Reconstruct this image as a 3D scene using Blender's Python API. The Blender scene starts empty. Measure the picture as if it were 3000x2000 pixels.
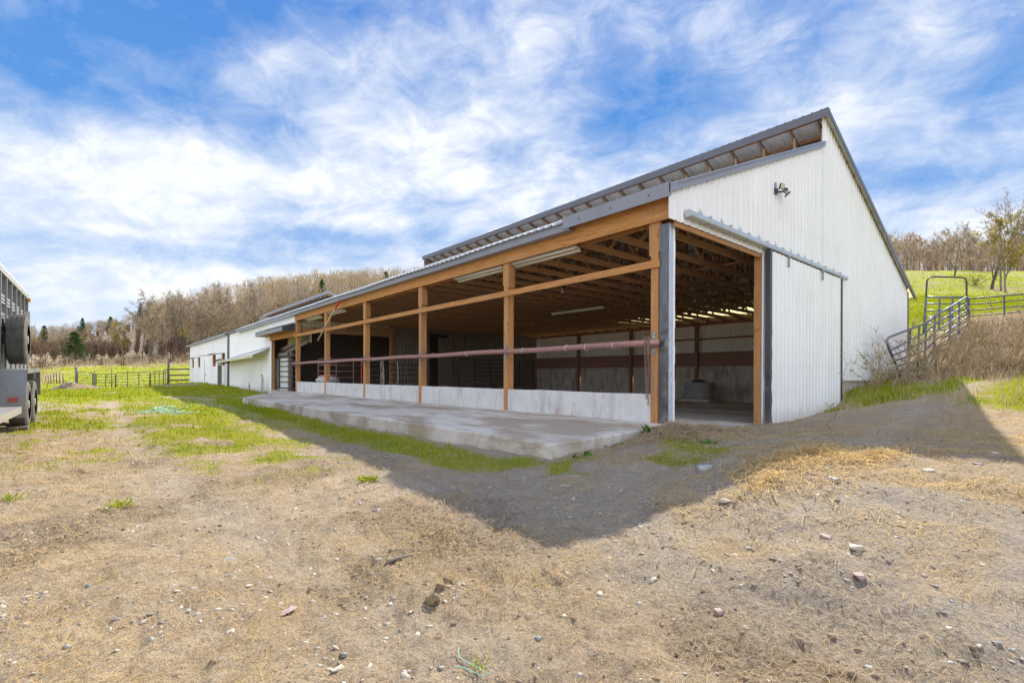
import bpy, math, random
import numpy as np
from mathutils import Vector, Matrix

random.seed(7)
RNG = np.random.default_rng(11)
scene = bpy.context.scene
COL = scene.collection
R = math.radians

# ------------------------------------------------------------------ frame
# world axes follow the barn: x runs along the gable into the barn, y along the open front, z up
CAM = Vector((-7.6563, -4.6564, 1.2))
YAW = 0.7022                               # angle from +y towards +x of the viewing direction
FWD = Vector((math.sin(YAW), math.cos(YAW), 0))
RGT = Vector((math.cos(YAW), -math.sin(YAW), 0))
SUN = Vector((1.1656, 0.5322, 1.0)).normalized()

# ------------------------------------------------------------------ tagging
def tag(o, label=None, cat=None, group=None, kind=None):
    if label: o['label'] = label
    if cat: o['category'] = cat
    if group: o['group'] = group
    if kind: o['kind'] = kind
    return o

def thing(name, loc, label, cat, group=None, rz=0.0):
    o = bpy.data.objects.new(name, None)
    o.empty_display_size = .2
    COL.objects.link(o)
    o.location = loc
    o.rotation_euler = (0, 0, rz)
    return tag(o, label, cat, group)

def copy_tree(o, parent=None):
    c = o.copy(); COL.objects.link(c)
    if parent is not None:
        c.parent = parent
        c.matrix_parent_inverse = o.matrix_parent_inverse.copy()
    for ch in list(o.children):
        copy_tree(ch, c)
    return c

# ------------------------------------------------------------------ mesh builder
class MB:
    def __init__(s):
        s.v = []; s.f = []
    def add(s, vs, fs):
        n = len(s.v); s.v.extend([tuple(p) for p in vs]); s.f.extend([tuple(i + n for i in q) for q in fs])
    def box(s, x0, x1, y0, y1, z0, z1):
        vs = [(x, y, z) for z in (z0, z1) for y in (y0, y1) for x in (x0, x1)]
        s.add(vs, [(0, 2, 3, 1), (4, 5, 7, 6), (0, 1, 5, 4), (2, 6, 7, 3), (0, 4, 6, 2), (1, 3, 7, 5)])
    def bar(s, a, b, w, h, up=(0, 0, 1)):
        a = Vector(a); b = Vector(b); d = (b - a).normalized()
        u = Vector(up); x = d.cross(u)
        if x.length < 1e-4: x = d.cross(Vector((1, 0, 0)))
        x.normalize(); y = x.cross(d).normalized()
        vs = []
        for p in (a, b):
            for sx, sy in ((-1, -1), (1, -1), (1, 1), (-1, 1)):
                vs.append(p + x * (sx * w / 2) + y * (sy * h / 2))
        s.add(vs, [(0, 1, 2, 3), (7, 6, 5, 4), (0, 4, 5, 1), (1, 5, 6, 2), (2, 6, 7, 3), (3, 7, 4, 0)])
    def tube(s, pts, r, n=8, caps=True):
        pts = [Vector(p) for p in pts]
        rr = r if isinstance(r, (list, tuple)) else [r] * len(pts)
        vs = []; fs = []; X = None
        for i, p in enumerate(pts):
            d = (pts[min(i + 1, len(pts) - 1)] - pts[max(i - 1, 0)]).normalized()
            if X is None:
                X = d.cross(Vector((0, 0, 1)))
                if X.length < .05: X = d.cross(Vector((1, 0, 0)))
            X = (X - d * X.dot(d)).normalized(); Y = d.cross(X)
            for k in range(n):
                a = 2 * math.pi * k / n
                vs.append(p + (X * math.cos(a) + Y * math.sin(a)) * rr[i])
        for i in range(len(pts) - 1):
            for k in range(n):
                k2 = (k + 1) % n
                fs.append((i * n + k, i * n + k2, (i + 1) * n + k2, (i + 1) * n + k))
        if caps:
            fs.append(tuple(range(n - 1, -1, -1))); m = (len(pts) - 1) * n
            fs.append(tuple(range(m, m + n)))
        s.add(vs, fs)
    def prism(s, poly, a, b, axis):
        """extrude a 2-D polygon between a and b along axis (0 x,1 y,2 z)"""
        n = len(poly); vs = []
        for w in (a, b):
            for p in poly:
                q = [p[0], p[1]]; q.insert(axis, w); vs.append(q)
        fs = [tuple(range(n - 1, -1, -1)), tuple(range(n, 2 * n))]
        for i in range(n):
            j = (i + 1) % n
            fs.append((i, j, n + j, n + i))
        s.add(vs, fs)
    def build(s, name, m, parent=None, smooth=False, bevel=0, loc=None):
        me = bpy.data.meshes.new(name)
        me.from_pydata(s.v, [], s.f)
        me.validate()
        import bmesh
        bm = bmesh.new(); bm.from_mesh(me)
        bmesh.ops.recalc_face_normals(bm, faces=bm.faces)
        bm.to_mesh(me); bm.free()
        if m: me.materials.append(m)
        o = bpy.data.objects.new(name, me); COL.objects.link(o)
        if parent is not None: o.parent = parent
        if loc is not None: o.location = loc
        if smooth:
            for p in me.polygons: p.use_smooth = True
        if bevel:
            b = o.modifiers.new('bevel', 'BEVEL'); b.width = bevel; b.segments = 1; b.limit_method = 'ANGLE'; b.angle_limit = R(50)
        return o

def mesh_np(name, V, F, m, parent=None, smooth=False):
    me = bpy.data.meshes.new(name)
    F = np.asarray(F, dtype=np.int32); k = F.shape[1]
    me.vertices.add(len(V)); me.vertices.foreach_set('co', np.asarray(V, dtype=np.float32).ravel())
    me.loops.add(F.size); me.loops.foreach_set('vertex_index', F.ravel())
    me.polygons.add(len(F)); me.polygons.foreach_set('loop_start', np.arange(0, F.size, k, dtype=np.int32))
    me.polygons.foreach_set('loop_total', np.full(len(F), k, dtype=np.int32))
    if smooth: me.polygons.foreach_set('use_smooth', np.ones(len(F), dtype=bool))
    me.update(calc_edges=True)
    if m: me.materials.append(m)
    o = bpy.data.objects.new(name, me); COL.objects.link(o)
    if parent is not None: o.parent = parent
    return o

def ribs(a, b, pitch=.2286, h=.022, base=.07, top=.035, minor=True):
    """1-D ribbed profile from a to b: list of (pos, offset)"""
    out = [(a, 0.0)]; k = math.ceil(a / pitch + .3)
    while k * pitch + base / 2 < b:
        c = k * pitch
        if c - base / 2 > a:
            out += [(c - base / 2, 0), (c - top / 2, h), (c + top / 2, h), (c + base / 2, 0)]
            if minor and c + pitch * .62 < b:
                for q in (.4, .6):
                    m = c + pitch * q
                    out += [(m - .012, 0), (m, h * .18), (m + .012, 0)]
        k += 1
    out.append((b, 0.0))
    return out

def sheet(mb, prof, bot, top, put, nseg=1):
    """ribbed sheet: for each profile point a column from bot(p) to top(p); put(p, z, off)->xyz"""
    vs = []; fs = []; m = nseg + 1
    for p, off in prof:
        b, t = bot(p), top(p)
        for i in range(m):
            vs.append(put(p, b + (t - b) * i / nseg, off))
    for j in range(len(prof) - 1):
        for i in range(nseg):
            a = j * m + i
            fs.append((a, a + m, a + m + 1, a + 1))
    mb.add(vs, fs)

# ------------------------------------------------------------------ noise
def _hash(ix, iy, seed):
    h = (ix * 374761393 + iy * 668265263 + seed * 974634777) & 0xffffffff
    h = ((h ^ (h >> 13)) * 1274126177) & 0xffffffff
    return ((h ^ (h >> 16)) & 0xffff) / 65535.0
def vnoise(x, y, seed=0):
    x = np.asarray(x, float); y = np.asarray(y, float)
    ix = np.floor(x).astype(np.int64); iy = np.floor(y).astype(np.int64)
    fx = x - ix; fy = y - iy
    fx = fx * fx * (3 - 2 * fx); fy = fy * fy * (3 - 2 * fy)
    a = _hash(ix, iy, seed); b = _hash(ix + 1, iy, seed); c = _hash(ix, iy + 1, seed); d = _hash(ix + 1, iy + 1, seed)
    return (a * (1 - fx) + b * fx) * (1 - fy) + (c * (1 - fx) + d * fx) * fy
def fbm(x, y, oct=4, seed=0):
    s = 0; a = .5; t = 0
    for o in range(oct):
        s = s + a * vnoise(x, y, seed + o * 17); t += a; a *= .5; x = x * 2.03 + 11.3; y = y * 2.03 - 4.7
    return s / t
def sstep(a, b, x):
    t = np.clip((np.asarray(x, float) - a) / (b - a), 0, 1)
    return t * t * (3 - 2 * t)

# ------------------------------------------------------------------ materials
def new_mat(name):
    m = bpy.data.materials.new(name); m.use_nodes = True
    nt = m.node_tree; bs = nt.nodes['Principled BSDF']
    return m, nt, bs

def N(nt, typ, **kw):
    n = nt.nodes.new(typ)
    for k, v in kw.items():
        if k.startswith('i_'):
            key = k[2:]
            n.inputs[int(key) if key.isdigit() else key.replace('_', ' ')].default_value = v
        else: setattr(n, k, v)
    return n

def ramp(nt, fac, stops):
    r = nt.nodes.new('ShaderNodeValToRGB')
    el = r.color_ramp.elements
    while len(el) < len(stops): el.new(.5)
    for e, (p, c) in zip(el, stops):
        e.position = p; e.color = (*c, 1) if len(c) == 3 else c
    nt.links.new(fac, r.inputs[0]); return r.outputs[0]

def mixc(nt, fac, a, b, mode='MIX'):
    n = nt.nodes.new('ShaderNodeMix'); n.data_type = 'RGBA'; n.blend_type = mode
    L = nt.links
    for sock, v in ((n.inputs[0], fac), (n.inputs[6], a), (n.inputs[7], b)):
        if isinstance(v, (int, float)): sock.default_value = v
        elif isinstance(v, tuple): sock.default_value = (*v, 1)
        else: L.new(v, sock)
    return n.outputs[2]

def noise_at(nt, coord, scale, detail=4, rough=.55, vec_scale=None, dist=0.0):
    n = N(nt, 'ShaderNodeTexNoise'); n.inputs['Scale'].default_value = scale
    n.inputs['Detail'].default_value = detail; n.inputs['Roughness'].default_value = rough; n.inputs['Distortion'].default_value = dist
    if vec_scale:
        mp = N(nt, 'ShaderNodeMapping'); mp.inputs['Scale'].default_value = vec_scale
        nt.links.new(coord, mp.inputs[0]); nt.links.new(mp.outputs[0], n.inputs['Vector'])
    else: nt.links.new(coord, n.inputs['Vector'])
    return n.outputs['Fac']

def objco(nt): return N(nt, 'ShaderNodeTexCoord').outputs['Object']

def simple(name, c1, c2=None, scale=3.0, vs=None, rough=.6, metal=0.0, bump=0.0, bscale=40, detail=5, stops=None, spec=None, dist=0.0):
    m, nt, bs = new_mat(name)
    co = objco(nt)
    if c2 is None: c2 = tuple(v * .8 for v in c1)
    f = noise_at(nt, co, scale, detail, .6, vs, dist)
    lo, hi = stops or (.3, .7)
    nt.links.new(ramp(nt, f, [(lo, c1), (hi, c2)]), bs.inputs['Base Color'])
    bs.inputs['Roughness'].default_value = rough; bs.inputs['Metallic'].default_value = metal
    if spec is not None: bs.inputs['Specular IOR Level'].default_value = spec
    if bump:
        b = N(nt, 'ShaderNodeBump'); b.inputs['Strength'].default_value = bump; b.inputs['Distance'].default_value = .01
        nt.links.new(noise_at(nt, co, bscale, 4, .6, vs), b.inputs['Height']); nt.links.new(b.outputs[0], bs.inputs['Normal'])
    return m

def wood(name, c1, c2, knot, axis, rough=.75, streak=1.0):
    """board wood with grain along axis"""
    m, nt, bs = new_mat(name); co = objco(nt)
    st = [14.0, 14.0, 14.0]; st[axis] = .9
    g = noise_at(nt, co, 2.0 * streak, 6, .65, tuple(st), .3)
    base = ramp(nt, g, [(.28, tuple(1.12 * a for a in c1)), (.5, tuple((a + b) / 2 for a, b in zip(c1, c2))), (.7, tuple(.75 * a for a in c2))])
    gr = noise_at(nt, co, 1.3, 4, .6, tuple(.5 if q == axis else 2.5 for q in range(3)))
    base = mixc(nt, ramp(nt, gr, [(.55, (0, 0, 0)), (.75, (.45, .45, .45))]), base, tuple(.5 * a + .16 for a in c2))
    big = noise_at(nt, co, .9, 2, .5)
    base = mixc(nt, ramp(nt, big, [(.35, (0, 0, 0)), (.75, (.45, .45, .45))]), base, tuple(.72 * a for a in c1))
    vo = N(nt, 'ShaderNodeTexVoronoi'); vo.inputs['Scale'].default_value = 1.0
    mp = N(nt, 'ShaderNodeMapping'); kk = [5.0, 5.0, 5.0]; kk[axis] = 1.9; mp.inputs['Scale'].default_value = kk
    nt.links.new(co, mp.inputs[0]); nt.links.new(mp.outputs[0], vo.inputs['Vector'])
    kf = ramp(nt, vo.outputs['Distance'], [(.05, (.85, .85, .85)), (.13, (0, 0, 0))])
    base = mixc(nt, kf, base, knot)
    oi = N(nt, 'ShaderNodeObjectInfo').outputs['Random']
    base = mixc(nt, ramp(nt, oi, [(.0, (0, 0, 0)), (1.0, (.35, .35, .35))]), base, tuple(.55 * a + .03 for a in c2))
    nt.links.new(base, bs.inputs['Base Color']); bs.inputs['Roughness'].default_value = rough
    b = N(nt, 'ShaderNodeBump'); b.inputs['Strength'].default_value = .25; b.inputs['Distance'].default_value = .004
    nt.links.new(g, b.inputs['Height']); nt.links.new(b.outputs[0], bs.inputs['Normal'])
    return m

def paint_metal(name, c, dirt, amount=.35, rough=.42, vert=True, dent=.0, metal=0.0):
    """painted sheet metal with faint run-down streaks and dust"""
    m, nt, bs = new_mat(name); co = objco(nt)
    s = noise_at(nt, co, 1.6, 5, .65, (6, 6, .35) if vert else None)
    p = noise_at(nt, co, .55, 3, .6)
    f = N(nt, 'ShaderNodeMath', operation='MULTIPLY'); nt.links.new(s, f.inputs[0]); nt.links.new(p, f.inputs[1])
    k = ramp(nt, f.outputs[0], [(.16, (0, 0, 0)), (.42, (amount,) * 3)])
    col = mixc(nt, k, c, dirt)
    if vert:
        sx = N(nt, 'ShaderNodeSeparateXYZ'); nt.links.new(co, sx.inputs[0])
        zz = N(nt, 'ShaderNodeMath', operation='ADD'); nt.links.new(sx.outputs[2], zz.inputs[0]); nt.links.new(noise_at(nt, co, 3.2, 5, .7), zz.inputs[1])
        col = mixc(nt, ramp(nt, zz.outputs[0], [(.55, (.5, .5, .5)), (1.0, (0, 0, 0))]), col, (.36, .29, .21))
    nt.links.new(col, bs.inputs['Base Color'])
    bs.inputs['Roughness'].default_value = rough; bs.inputs['Metallic'].default_value = metal
    b = N(nt, 'ShaderNodeBump'); b.inputs['Strength'].default_value = .12 + dent; b.inputs['Distance'].default_value = .02
    nt.links.new(noise_at(nt, co, 2.5 if dent else 1.2, 2, .5), b.inputs['Height']); nt.links.new(b.outputs[0], bs.inputs['Normal'])
    return m

M = {}
M['white'] = paint_metal('white_sheet', (.77, .77, .775), (.56, .54, .49), .34)
M['white_fresh'] = paint_metal('white_sheet_fresh', (.86, .86, .87), (.66, .64, .60), .25)
M['white_old'] = paint_metal('white_sheet_old', (.80, .80, .79), (.58, .56, .50), .4)
M['roof'] = paint_metal('roof_sheet', (.76, .77, .78), (.58, .57, .56), .4, .32)
M['galv'] = paint_metal('galvanised', (.50, .52, .54), (.34, .33, .32), .6, .38, metal=.55)
M['jamb_sky_tint'] = paint_metal('jamb_sky_reflection', (.46, .50, .60), (.25, .25, .26), .6, .25, vert=False, dent=.4)  # lighter bluish jamb metal: sky reflection put into its base colour
M['track'] = paint_metal('zinc_track', (.55, .57, .58), (.40, .40, .40), .5, .4, metal=.6)
M['trim'] = paint_metal('slate_trim', (.25, .258, .30), (.17, .17, .18), .5, .33, vert=False, dent=.06)
M['ridge_trim'] = paint_metal('ridge_trim', (.125, .13, .155), (.09, .09, .095), .5, .36, vert=False, dent=.05)
M['dark_trim'] = paint_metal('charcoal_trim', (.045, .045, .055), (.09, .09, .09), .5, .36, dent=.5)
M['jamb'] = paint_metal('dented_jamb', (.115, .118, .13), (.24, .24, .24), .6, .20, dent=.5, metal=.55)
M['wood_x'] = wood('timber_x', (.50, .245, .085), (.34, .155, .055), (.16, .06, .025), 0)
M['wood_y'] = wood('timber_y', (.60, .285, .085), (.43, .18, .05), (.17, .06, .02), 1)
M['wood_z'] = wood('timber_z', (.60, .30, .105), (.42, .19, .065), (.14, .055, .025), 2)
M['truss'] = wood('truss_wood', (.56, .31, .155), (.41, .22, .11), (.18, .09, .05), 0)
M['rafter'] = wood('weathered_rafter', (.34, .25, .185), (.24, .17, .125), (.12, .08, .06), 0)
M['redwood'] = wood('red_plank', (.37, .19, .15), (.27, .135, .105), (.08, .03, .02), 1)
M['greywood'] = wood('weathered_boards', (.32, .265, .215), (.20, .16, .135), (.06, .05, .04), 2)
M['fencewood'] = wood('fence_wood', (.23, .20, .17), (.13, .11, .095), (.07, .06, .05), 2)
M['pipe'] = simple('rusty_pipe', (.42, .235, .205), (.29, .15, .13), 5, (6, .8, 6), .5, .25, .25, 30)
M['bolt'] = simple('bolt_steel', (.48, .47, .46), (.3, .3, .3), 9, None, .4, .8)
M['chain'] = simple('rusty_chain', (.36, .24, .20), (.20, .11, .08), 30, None, .6, .4)
M['black'] = simple('black_steel', (.035, .037, .043), (.06, .06, .066), 8, None, .45, .2)
M['greypipe'] = simple('grey_panel_tube', (.17, .185, .23), (.11, .12, .15), 6, None, .38, .35)
M['steelpipe'] = simple('steel_panel_tube', (.12, .13, .15), (.08, .085, .10), 6, None, .4, .35)
M['red'] = simple('red_paint', (.55, .045, .045), (.40, .03, .03), 6, None, .5)
M['lidred'] = simple('faded_red_plastic', (.62, .20, .19), (.5, .13, .13), 6, None, .5)
M['pole'] = wood('pole_wood', (.62, .44, .30), (.46, .31, .2), (.2, .12, .08), 1)
M['rubber'] = simple('tyre_rubber', (.065, .062, .06), (.14, .13, .12), 7, None, .85, 0, .4, 60)
M['trailer'] = paint_metal('trailer_grey', (.25, .26, .28), (.17, .165, .16), .7, .36, metal=.25)
M['trailer_light'] = paint_metal('trailer_aluminium', (.50, .51, .53), (.34, .33, .31), .6, .38, metal=.45)
M['trailer_roof'] = paint_metal('trailer_roof', (.78, .78, .79), (.6, .59, .57), .4, .35, vert=False)
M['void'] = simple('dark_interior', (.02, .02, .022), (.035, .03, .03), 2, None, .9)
M['amber'] = simple('amber_lens', (.85, .28, .02), (.7, .2, .02), 6, None, .25)
M['redlens'] = simple('red_lens', (.50, .06, .06), (.38, .03, .03), 6, None, .25)
M['plastic_grey'] = simple('grey_plastic', (.33, .33, .34), (.24, .24, .24), 6, None, .55)
M['plastic_white'] = simple('pale_plastic', (.60, .60, .58), (.45, .45, .43), 4, None, .5)
M['lens'] = simple('lamp_lens', (.62, .56, .42), (.5, .45, .34), 8, None, .25)
M['cream'] = paint_metal('cream_reflector', (.78, .72, .58), (.5, .42, .3), .5, .45)
M['tube'] = simple('lamp_tube', (.8, .78, .7), (.7, .68, .6), 5, None, .3)
M['rope'] = simple('old_rope', (.48, .40, .28), (.3, .24, .17), 40, None, .9)
M['twine'] = simple('teal_twine', (.36, .62, .52), (.5, .68, .56), 9, None, .7)
M['stone'] = simple('grey_stone', (.43, .41, .39), (.32, .31, .30), 14, None, .85, 0, .5, 60)
M['palestone'] = simple('pale_stone', (.53, .475, .40), (.40, .35, .295), 14, None, .85, 0, .5, 60)
M['redstone'] = simple('red_stone', (.42, .31, .28), (.31, .23, .21), 12, None, .85, 0, .5, 60)
M['darkstone'] = simple('slate_stone', (.24, .245, .26), (.16, .165, .17), 12, None, .7, 0, .5, 60)
M['dung'] = simple('dry_dung', (.26, .185, .10), (.15, .105, .06), 25, None, .95, 0, 1.0, 50)
M['soil'] = simple('soil_crumb', (.30, .22, .145), (.17, .12, .08), 20, None, .95, 0, .8, 60)
M['clay'] = simple('grey_lump', (.33, .29, .26), (.22, .19, .17), 6, None, .9, 0, .8, 20)
M['stick'] = simple('grey_stick', (.17, .14, .11), (.10, .085, .07), 20, None, .9)

def concrete(name, c1, c2, stain, stain2, streak=True):
    m, nt, bs = new_mat(name); co = objco(nt)
    a = noise_at(nt, co, 2.2, 6, .65)
    base = ramp(nt, a, [(.3, c1), (.7, c2)])
    if streak:
        s = noise_at(nt, co, 2.2, 5, .65, (1, 1.6, .45))
        base = mixc(nt, ramp(nt, s, [(.50, (0, 0, 0)), (.68, (.85, .85, .85))]), base, stain)
        r = noise_at(nt, co, 1.7, 5, .7, (1, 2.4, .7))
        base = mixc(nt, ramp(nt, r, [(.60, (0, 0, 0)), (.68, (.65, .65, .65))]), base, stain2)
        w = noise_at(nt, co, 9, 3, .7)
        base = mixc(nt, ramp(nt, w, [(.68, (0, 0, 0)), (.73, (.6, .6, .6))]), base, (.72, .71, .69))
    else:
        s = noise_at(nt, co, .55, 5, .62, (1.6, .8, 1), .8)
        base = mixc(nt, ramp(nt, s, [(.45, (0, 0, 0)), (.58, (.85, .85, .85))]), base, stain)
        r = noise_at(nt, co, .9, 6, .7, (2.4, .5, 1), .6)
        base = mixc(nt, ramp(nt, r, [(.55, (0, 0, 0)), (.66, (.75, .75, .75))]), base, stain2)
    nt.links.new(base, bs.inputs['Base Color']); bs.inputs['Roughness'].default_value = .82
    b = N(nt, 'ShaderNodeBump'); b.inputs['Strength'].default_value = .45; b.inputs['Distance'].default_value = .008
    nt.links.new(noise_at(nt, co, 26, 6, .7), b.inputs['Height']); nt.links.new(b.outputs[0], bs.inputs['Normal'])
    return m
M['curb'] = concrete('curb_concrete', (.70, .68, .655), (.60, .58, .56), (.44, .43, .42), (.42, .22, .13))
M['slab'] = concrete('slab_concrete', (.64, .59, .525), (.53, .485, .435), (.34, .265, .19), (.25, .19, .13), False)
M['oldcon'] = concrete('old_concrete', (.58, .54, .48), (.44, .40, .35), (.20, .17, .14), (.22, .15, .10))
M['floor'] = concrete('barn_floor', (.58, .55, .52), (.47, .44, .41), (.33, .28, .24), (.26, .215, .17), False)

def foliage(name, c1, c2, trans=.45, scale=1.5, rough=.6, dull=None):
    m, nt, bs = new_mat(name)
    co = N(nt, 'ShaderNodeNewGeometry').outputs['Position']
    f = noise_at(nt, co, scale, 3, .6)
    col = ramp(nt, f, [(.3, c1), (.7, c2)])
    if dull:
        col = mixc(nt, ramp(nt, noise_at(nt, co, 9, 4, .7), [(.48, (0, 0, 0)), (.64, (.6, .6, .6))]), col, dull)
        col = mixc(nt, ramp(nt, noise_at(nt, co, 70, 2, .6), [(.40, (.5, .5, .5)), (.55, (0, 0, 0))]), col, tuple(.45 * q for q in c1))
    nt.links.new(col, bs.inputs['Base Color']); bs.inputs['Roughness'].default_value = rough
    bs.inputs['Specular IOR Level'].default_value = .06
    tr = N(nt, 'ShaderNodeBsdfTranslucent'); nt.links.new(col, tr.inputs[0])
    mx = N(nt, 'ShaderNodeMixShader'); mx.inputs[0].default_value = trans
    nt.links.new(bs.outputs[0], mx.inputs[1]); nt.links.new(tr.outputs[0], mx.inputs[2])
    nt.links.new(mx.outputs[0], nt.nodes['Material Output'].inputs[0])
    return m
M['grass'] = foliage('grass_blades', (.235, .33, .009), (.43, .44, .013), .48, .8, .6, (.40, .35, .07))
M['drygrass'] = foliage('dry_straw', (.74, .53, .24), (.50, .35, .15), .3, 6)
M['weed'] = foliage('dry_weed', (.58, .45, .29), (.40, .30, .19), .3, 2)
M['thicket'] = foliage('thicket_stems', (.22, .155, .10), (.14, .10, .07), .15, 1.0)
M['palestalk'] = foliage('pale_stalks', (.68, .56, .42), (.52, .41, .29), .3, 3)
M['leaf'] = foliage('weed_leaf', (.07, .17, .025), (.12, .23, .035), .4, 5)
M['bark'] = simple('bark', (.19, .155, .12), (.28, .235, .19), 2.5, None, .9)
M['barkdark'] = simple('dark_bark', (.07, .056, .045), (.13, .105, .085), 2.5, None, .9)
M['twig'] = foliage('twigs', (.42, .33, .215), (.31, .24, .155), .3, .12)
M['twig_red'] = foliage('budding_twigs', (.46, .325, .19), (.34, .24, .145), .3, .12)
M['twig_grey'] = foliage('grey_twigs', (.39, .325, .25), (.28, .23, .175), .3, .12)
M['bud'] = foliage('yellow_buds', (.42, .34, .06), (.30, .25, .05), .4, .4)
M['eave_glow'] = foliage('translucent_eave_glow', (.80, .70, .38), (.72, .62, .32), .75, .5)
M['needle'] = foliage('pine_needles', (.045, .11, .026), (.085, .17, .035), .25, .6)
M['lime'] = foliage('spring_leaves', (.22, .30, .02), (.32, .36, .03), .5, .6)

# ------------------------------------------------------------------ terrain
PTS = np.array([
 (-7.66,-4.66,-.06),(-6.4,-3.2,.0),(-5.4,-2.4,.05),(-5.39,-1.98,.07),(-5.3,.5,.14),(-5.3,3.6,.15),(-5.2,12.2,.23),(-5.0,-2.6,.12),
 (-4.1,-3.0,.32),(-3.35,-3.3,.46),(-1.9,-4.25,.53),(-3.6,-.5,.155),(-3.6,3,.15),(-3.75,9,.155),(-3.8,15.5,.165),(-4.4,2,.17),(-4.4,9,.2),(-.2,-.35,.23),(1.8,-.3,.2),
 (3.5,-.4,.2),(5.5,-.3,.21),(8.0,-.35,.3),(8.7,-.3,.72),(10,-.3,.98),(12.5,-.3,1.06),(17.0,-.3,1.2),(3.5,-3.5,.5),(5.45,-3.1,.82),(8.3,-2.6,1.06),(13.9,-1.9,1.1),
 (2,-1.6,.38),(5,-1.6,.55),(-1.4,-1.6,.34),(16.2,-2,1.75),(19.5,-1.5,3.15),(21.3,-3,3.28),(24,-3,4.0),(17,-4.5,1.8),(2,-6,.5),(8,-5,.8),(12,-5,1.05),(20,-6.5,3.0),
 (5,-9,.6),(10,-12,.9),(20,-14,3.0),(-2,-8,.35),(-8,-9,-.1),(-12,-5,.0),(-8.6,7,.3),(-8.6,0,.13),(-12,8,.3),(-15,3,.2),(-9,20,.22),(-6,27,.15),(-.8,27,.15),(-2,33,.34),(-1,40,.3),
 (-2.5,45,.36),(-1,50,.4),(-.6,60,.2),(-6.6,53,-.42),(-4.05,54,-.2),(-8,56,-.4),(-9.5,62,-.18),(-2.5,58,-.12),(-9.7,47,-.2),(-12,40,.0),(-15,30,.1),(-20,15,.2),(-20,45,-.2),(-20,60,-.3),
 (19,8,2.1),(19,18,2.1),(17.6,6,1.4),(22,10,3.2),(22,25,2.6),(2,10,-.2),(10,10,-.3),(15,8,-.3),(5,2,-.1),(6,30,-.2),(9,50,-.3),(20,45,1.5),(20,60,1.5)], float)

def _tps_fit(P, lam=.02):
    n = len(P); d = np.hypot(P[:, None, 0] - P[None, :, 0], P[:, None, 1] - P[None, :, 1])
    K = np.where(d > 0, d, 0.0)              # linear radial kernel: no overshoot
    A = np.zeros((n + 3, n + 3)); A[:n, :n] = -K - lam * np.eye(n) * 0 + 0; A[:n, n] = 1; A[:n, n + 1:] = P[:, :2]; A[n, :n] = 1; A[n + 1:, :n] = P[:, :2].T
    A[:n, :n] -= -lam * np.eye(n)
    b = np.zeros(n + 3); b[:n] = P[:, 2]
    return np.linalg.solve(A, b)
_W = _tps_fit(PTS)
def tps(s, t):
    n = len(PTS); z = np.full(s.shape, _W[n]) + _W[n + 1] * s + _W[n + 2] * t
    for i in range(n):
        # sqrt(d^2+c^2) rounds the tip of each kernel
        z = z - _W[i] * (np.sqrt((s - PTS[i, 0]) ** 2 + (t - PTS[i, 1]) ** 2 + .16) - .0)
    return z

AZ = np.array([-180, -90, -60, -46, -43, -35, -30, -22, -15, 0, 20, 34, 39, 46, 60, 90, 180.])
TT = {  # slope of the line of sight to the ground, by azimuth, at five distances
 60:  np.array([0, -.02, -.02, -.02, -.02, -.018, -.018, -.018, -.012, .02, .10, .15, .165, .165, .15, .02, 0]),
 105: np.array([0, .0, .012, .016, .018, .024, .026, .03, .04, .09, .17, .198, .205, .205, .19, .02, 0]),
 145: np.array([0, .02, .03, .034, .036, .044, .05, .055, .07, .13, .19, .215, .219, .219, .20, .03, 0]),
 260: np.array([0, .06, .06, .062, .066, .112, .145, .165, .172, .175, .19, .198, .198, .198, .18, .05, 0]),
 480: np.array([0, .06, .06, .050, .055, .095, .12, .14, .15, .16, .165, .165, .165, .165, .15, .04, 0])}
def far(az, D):
    ks = sorted(TT); cols = [np.interp(az, AZ, TT[k]) for k in ks]
    t = cols[0].copy()
    for i in range(len(ks) - 1):
        w = sstep(ks[i], ks[i + 1], D); t = np.where(D > ks[i], cols[i] * (1 - w) + cols[i + 1] * w, t)
    return 1.2 + D * t

def ground_z(s, t, detail=True):
    s = np.asarray(s, float); t = np.asarray(t, float)
    ds = s - CAM.x; dt = t - CAM.y
    X = ds * RGT.x + dt * RGT.y; Y = ds * FWD.x + dt * FWD.y
    rr = np.hypot(X, Y); az = np.degrees(np.arctan2(X, Y))
    D = np.maximum(rr * np.cos(np.radians(np.clip(np.abs(az), 0, 62))), .01)
    zn = tps(s, t); zf = far(az, D)
    a0 = np.where(az > 25, 26, 48); a1 = np.where(az > 25, 60, 85)
    w = sstep(0, 1, (rr - a0) / (a1 - a0))
    z = zn * (1 - w) + zf * w
    if detail:
        k = np.clip(rr / 40, .0, 1)
        z = z + (fbm(s * .9, t * .9, 3, 5) - .5) * (.05 + .25 * k) + (fbm(s * .16 + 9, t * .16, 3, 8) - .5) * .9 * sstep(40, 120, rr)
        near = 1 - sstep(10, 26, rr)
        z = z + near * ((fbm(s * 4, t * 4, 4, 3) - .5) * .075 + (fbm(s * 17, t * 17, 3, 21) - .5) * .032)
        dk_, _g = soil(s, t); z = z + near * dk_ * ((fbm(s * 8, t * 8, 4, 13) - .45) * .085)
        z = z - .035 * track(s, t) * (rr < 30)
        # heap of dug out bedding beside the door jamb and a few lumps
        for (a, b, h, q) in HEAPS:
            g = np.exp(-(((s - a) / q) ** 2 + ((t - b) / (q * .8)) ** 2))
            z = z + g * h * (.7 + .7 * fbm(s * 6, t * 6, 3, 31))
    inside = (s > .25) & (s < 17.6) & (t > .3) & (t < 61)
    z = np.where(inside, np.minimum(z, -.45), z)
    slab = (s > -3.7) & (s <= .25) & (t > .1) & (t < 18)
    z = np.where(slab, np.minimum(z, .165), z)
    return z
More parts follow.
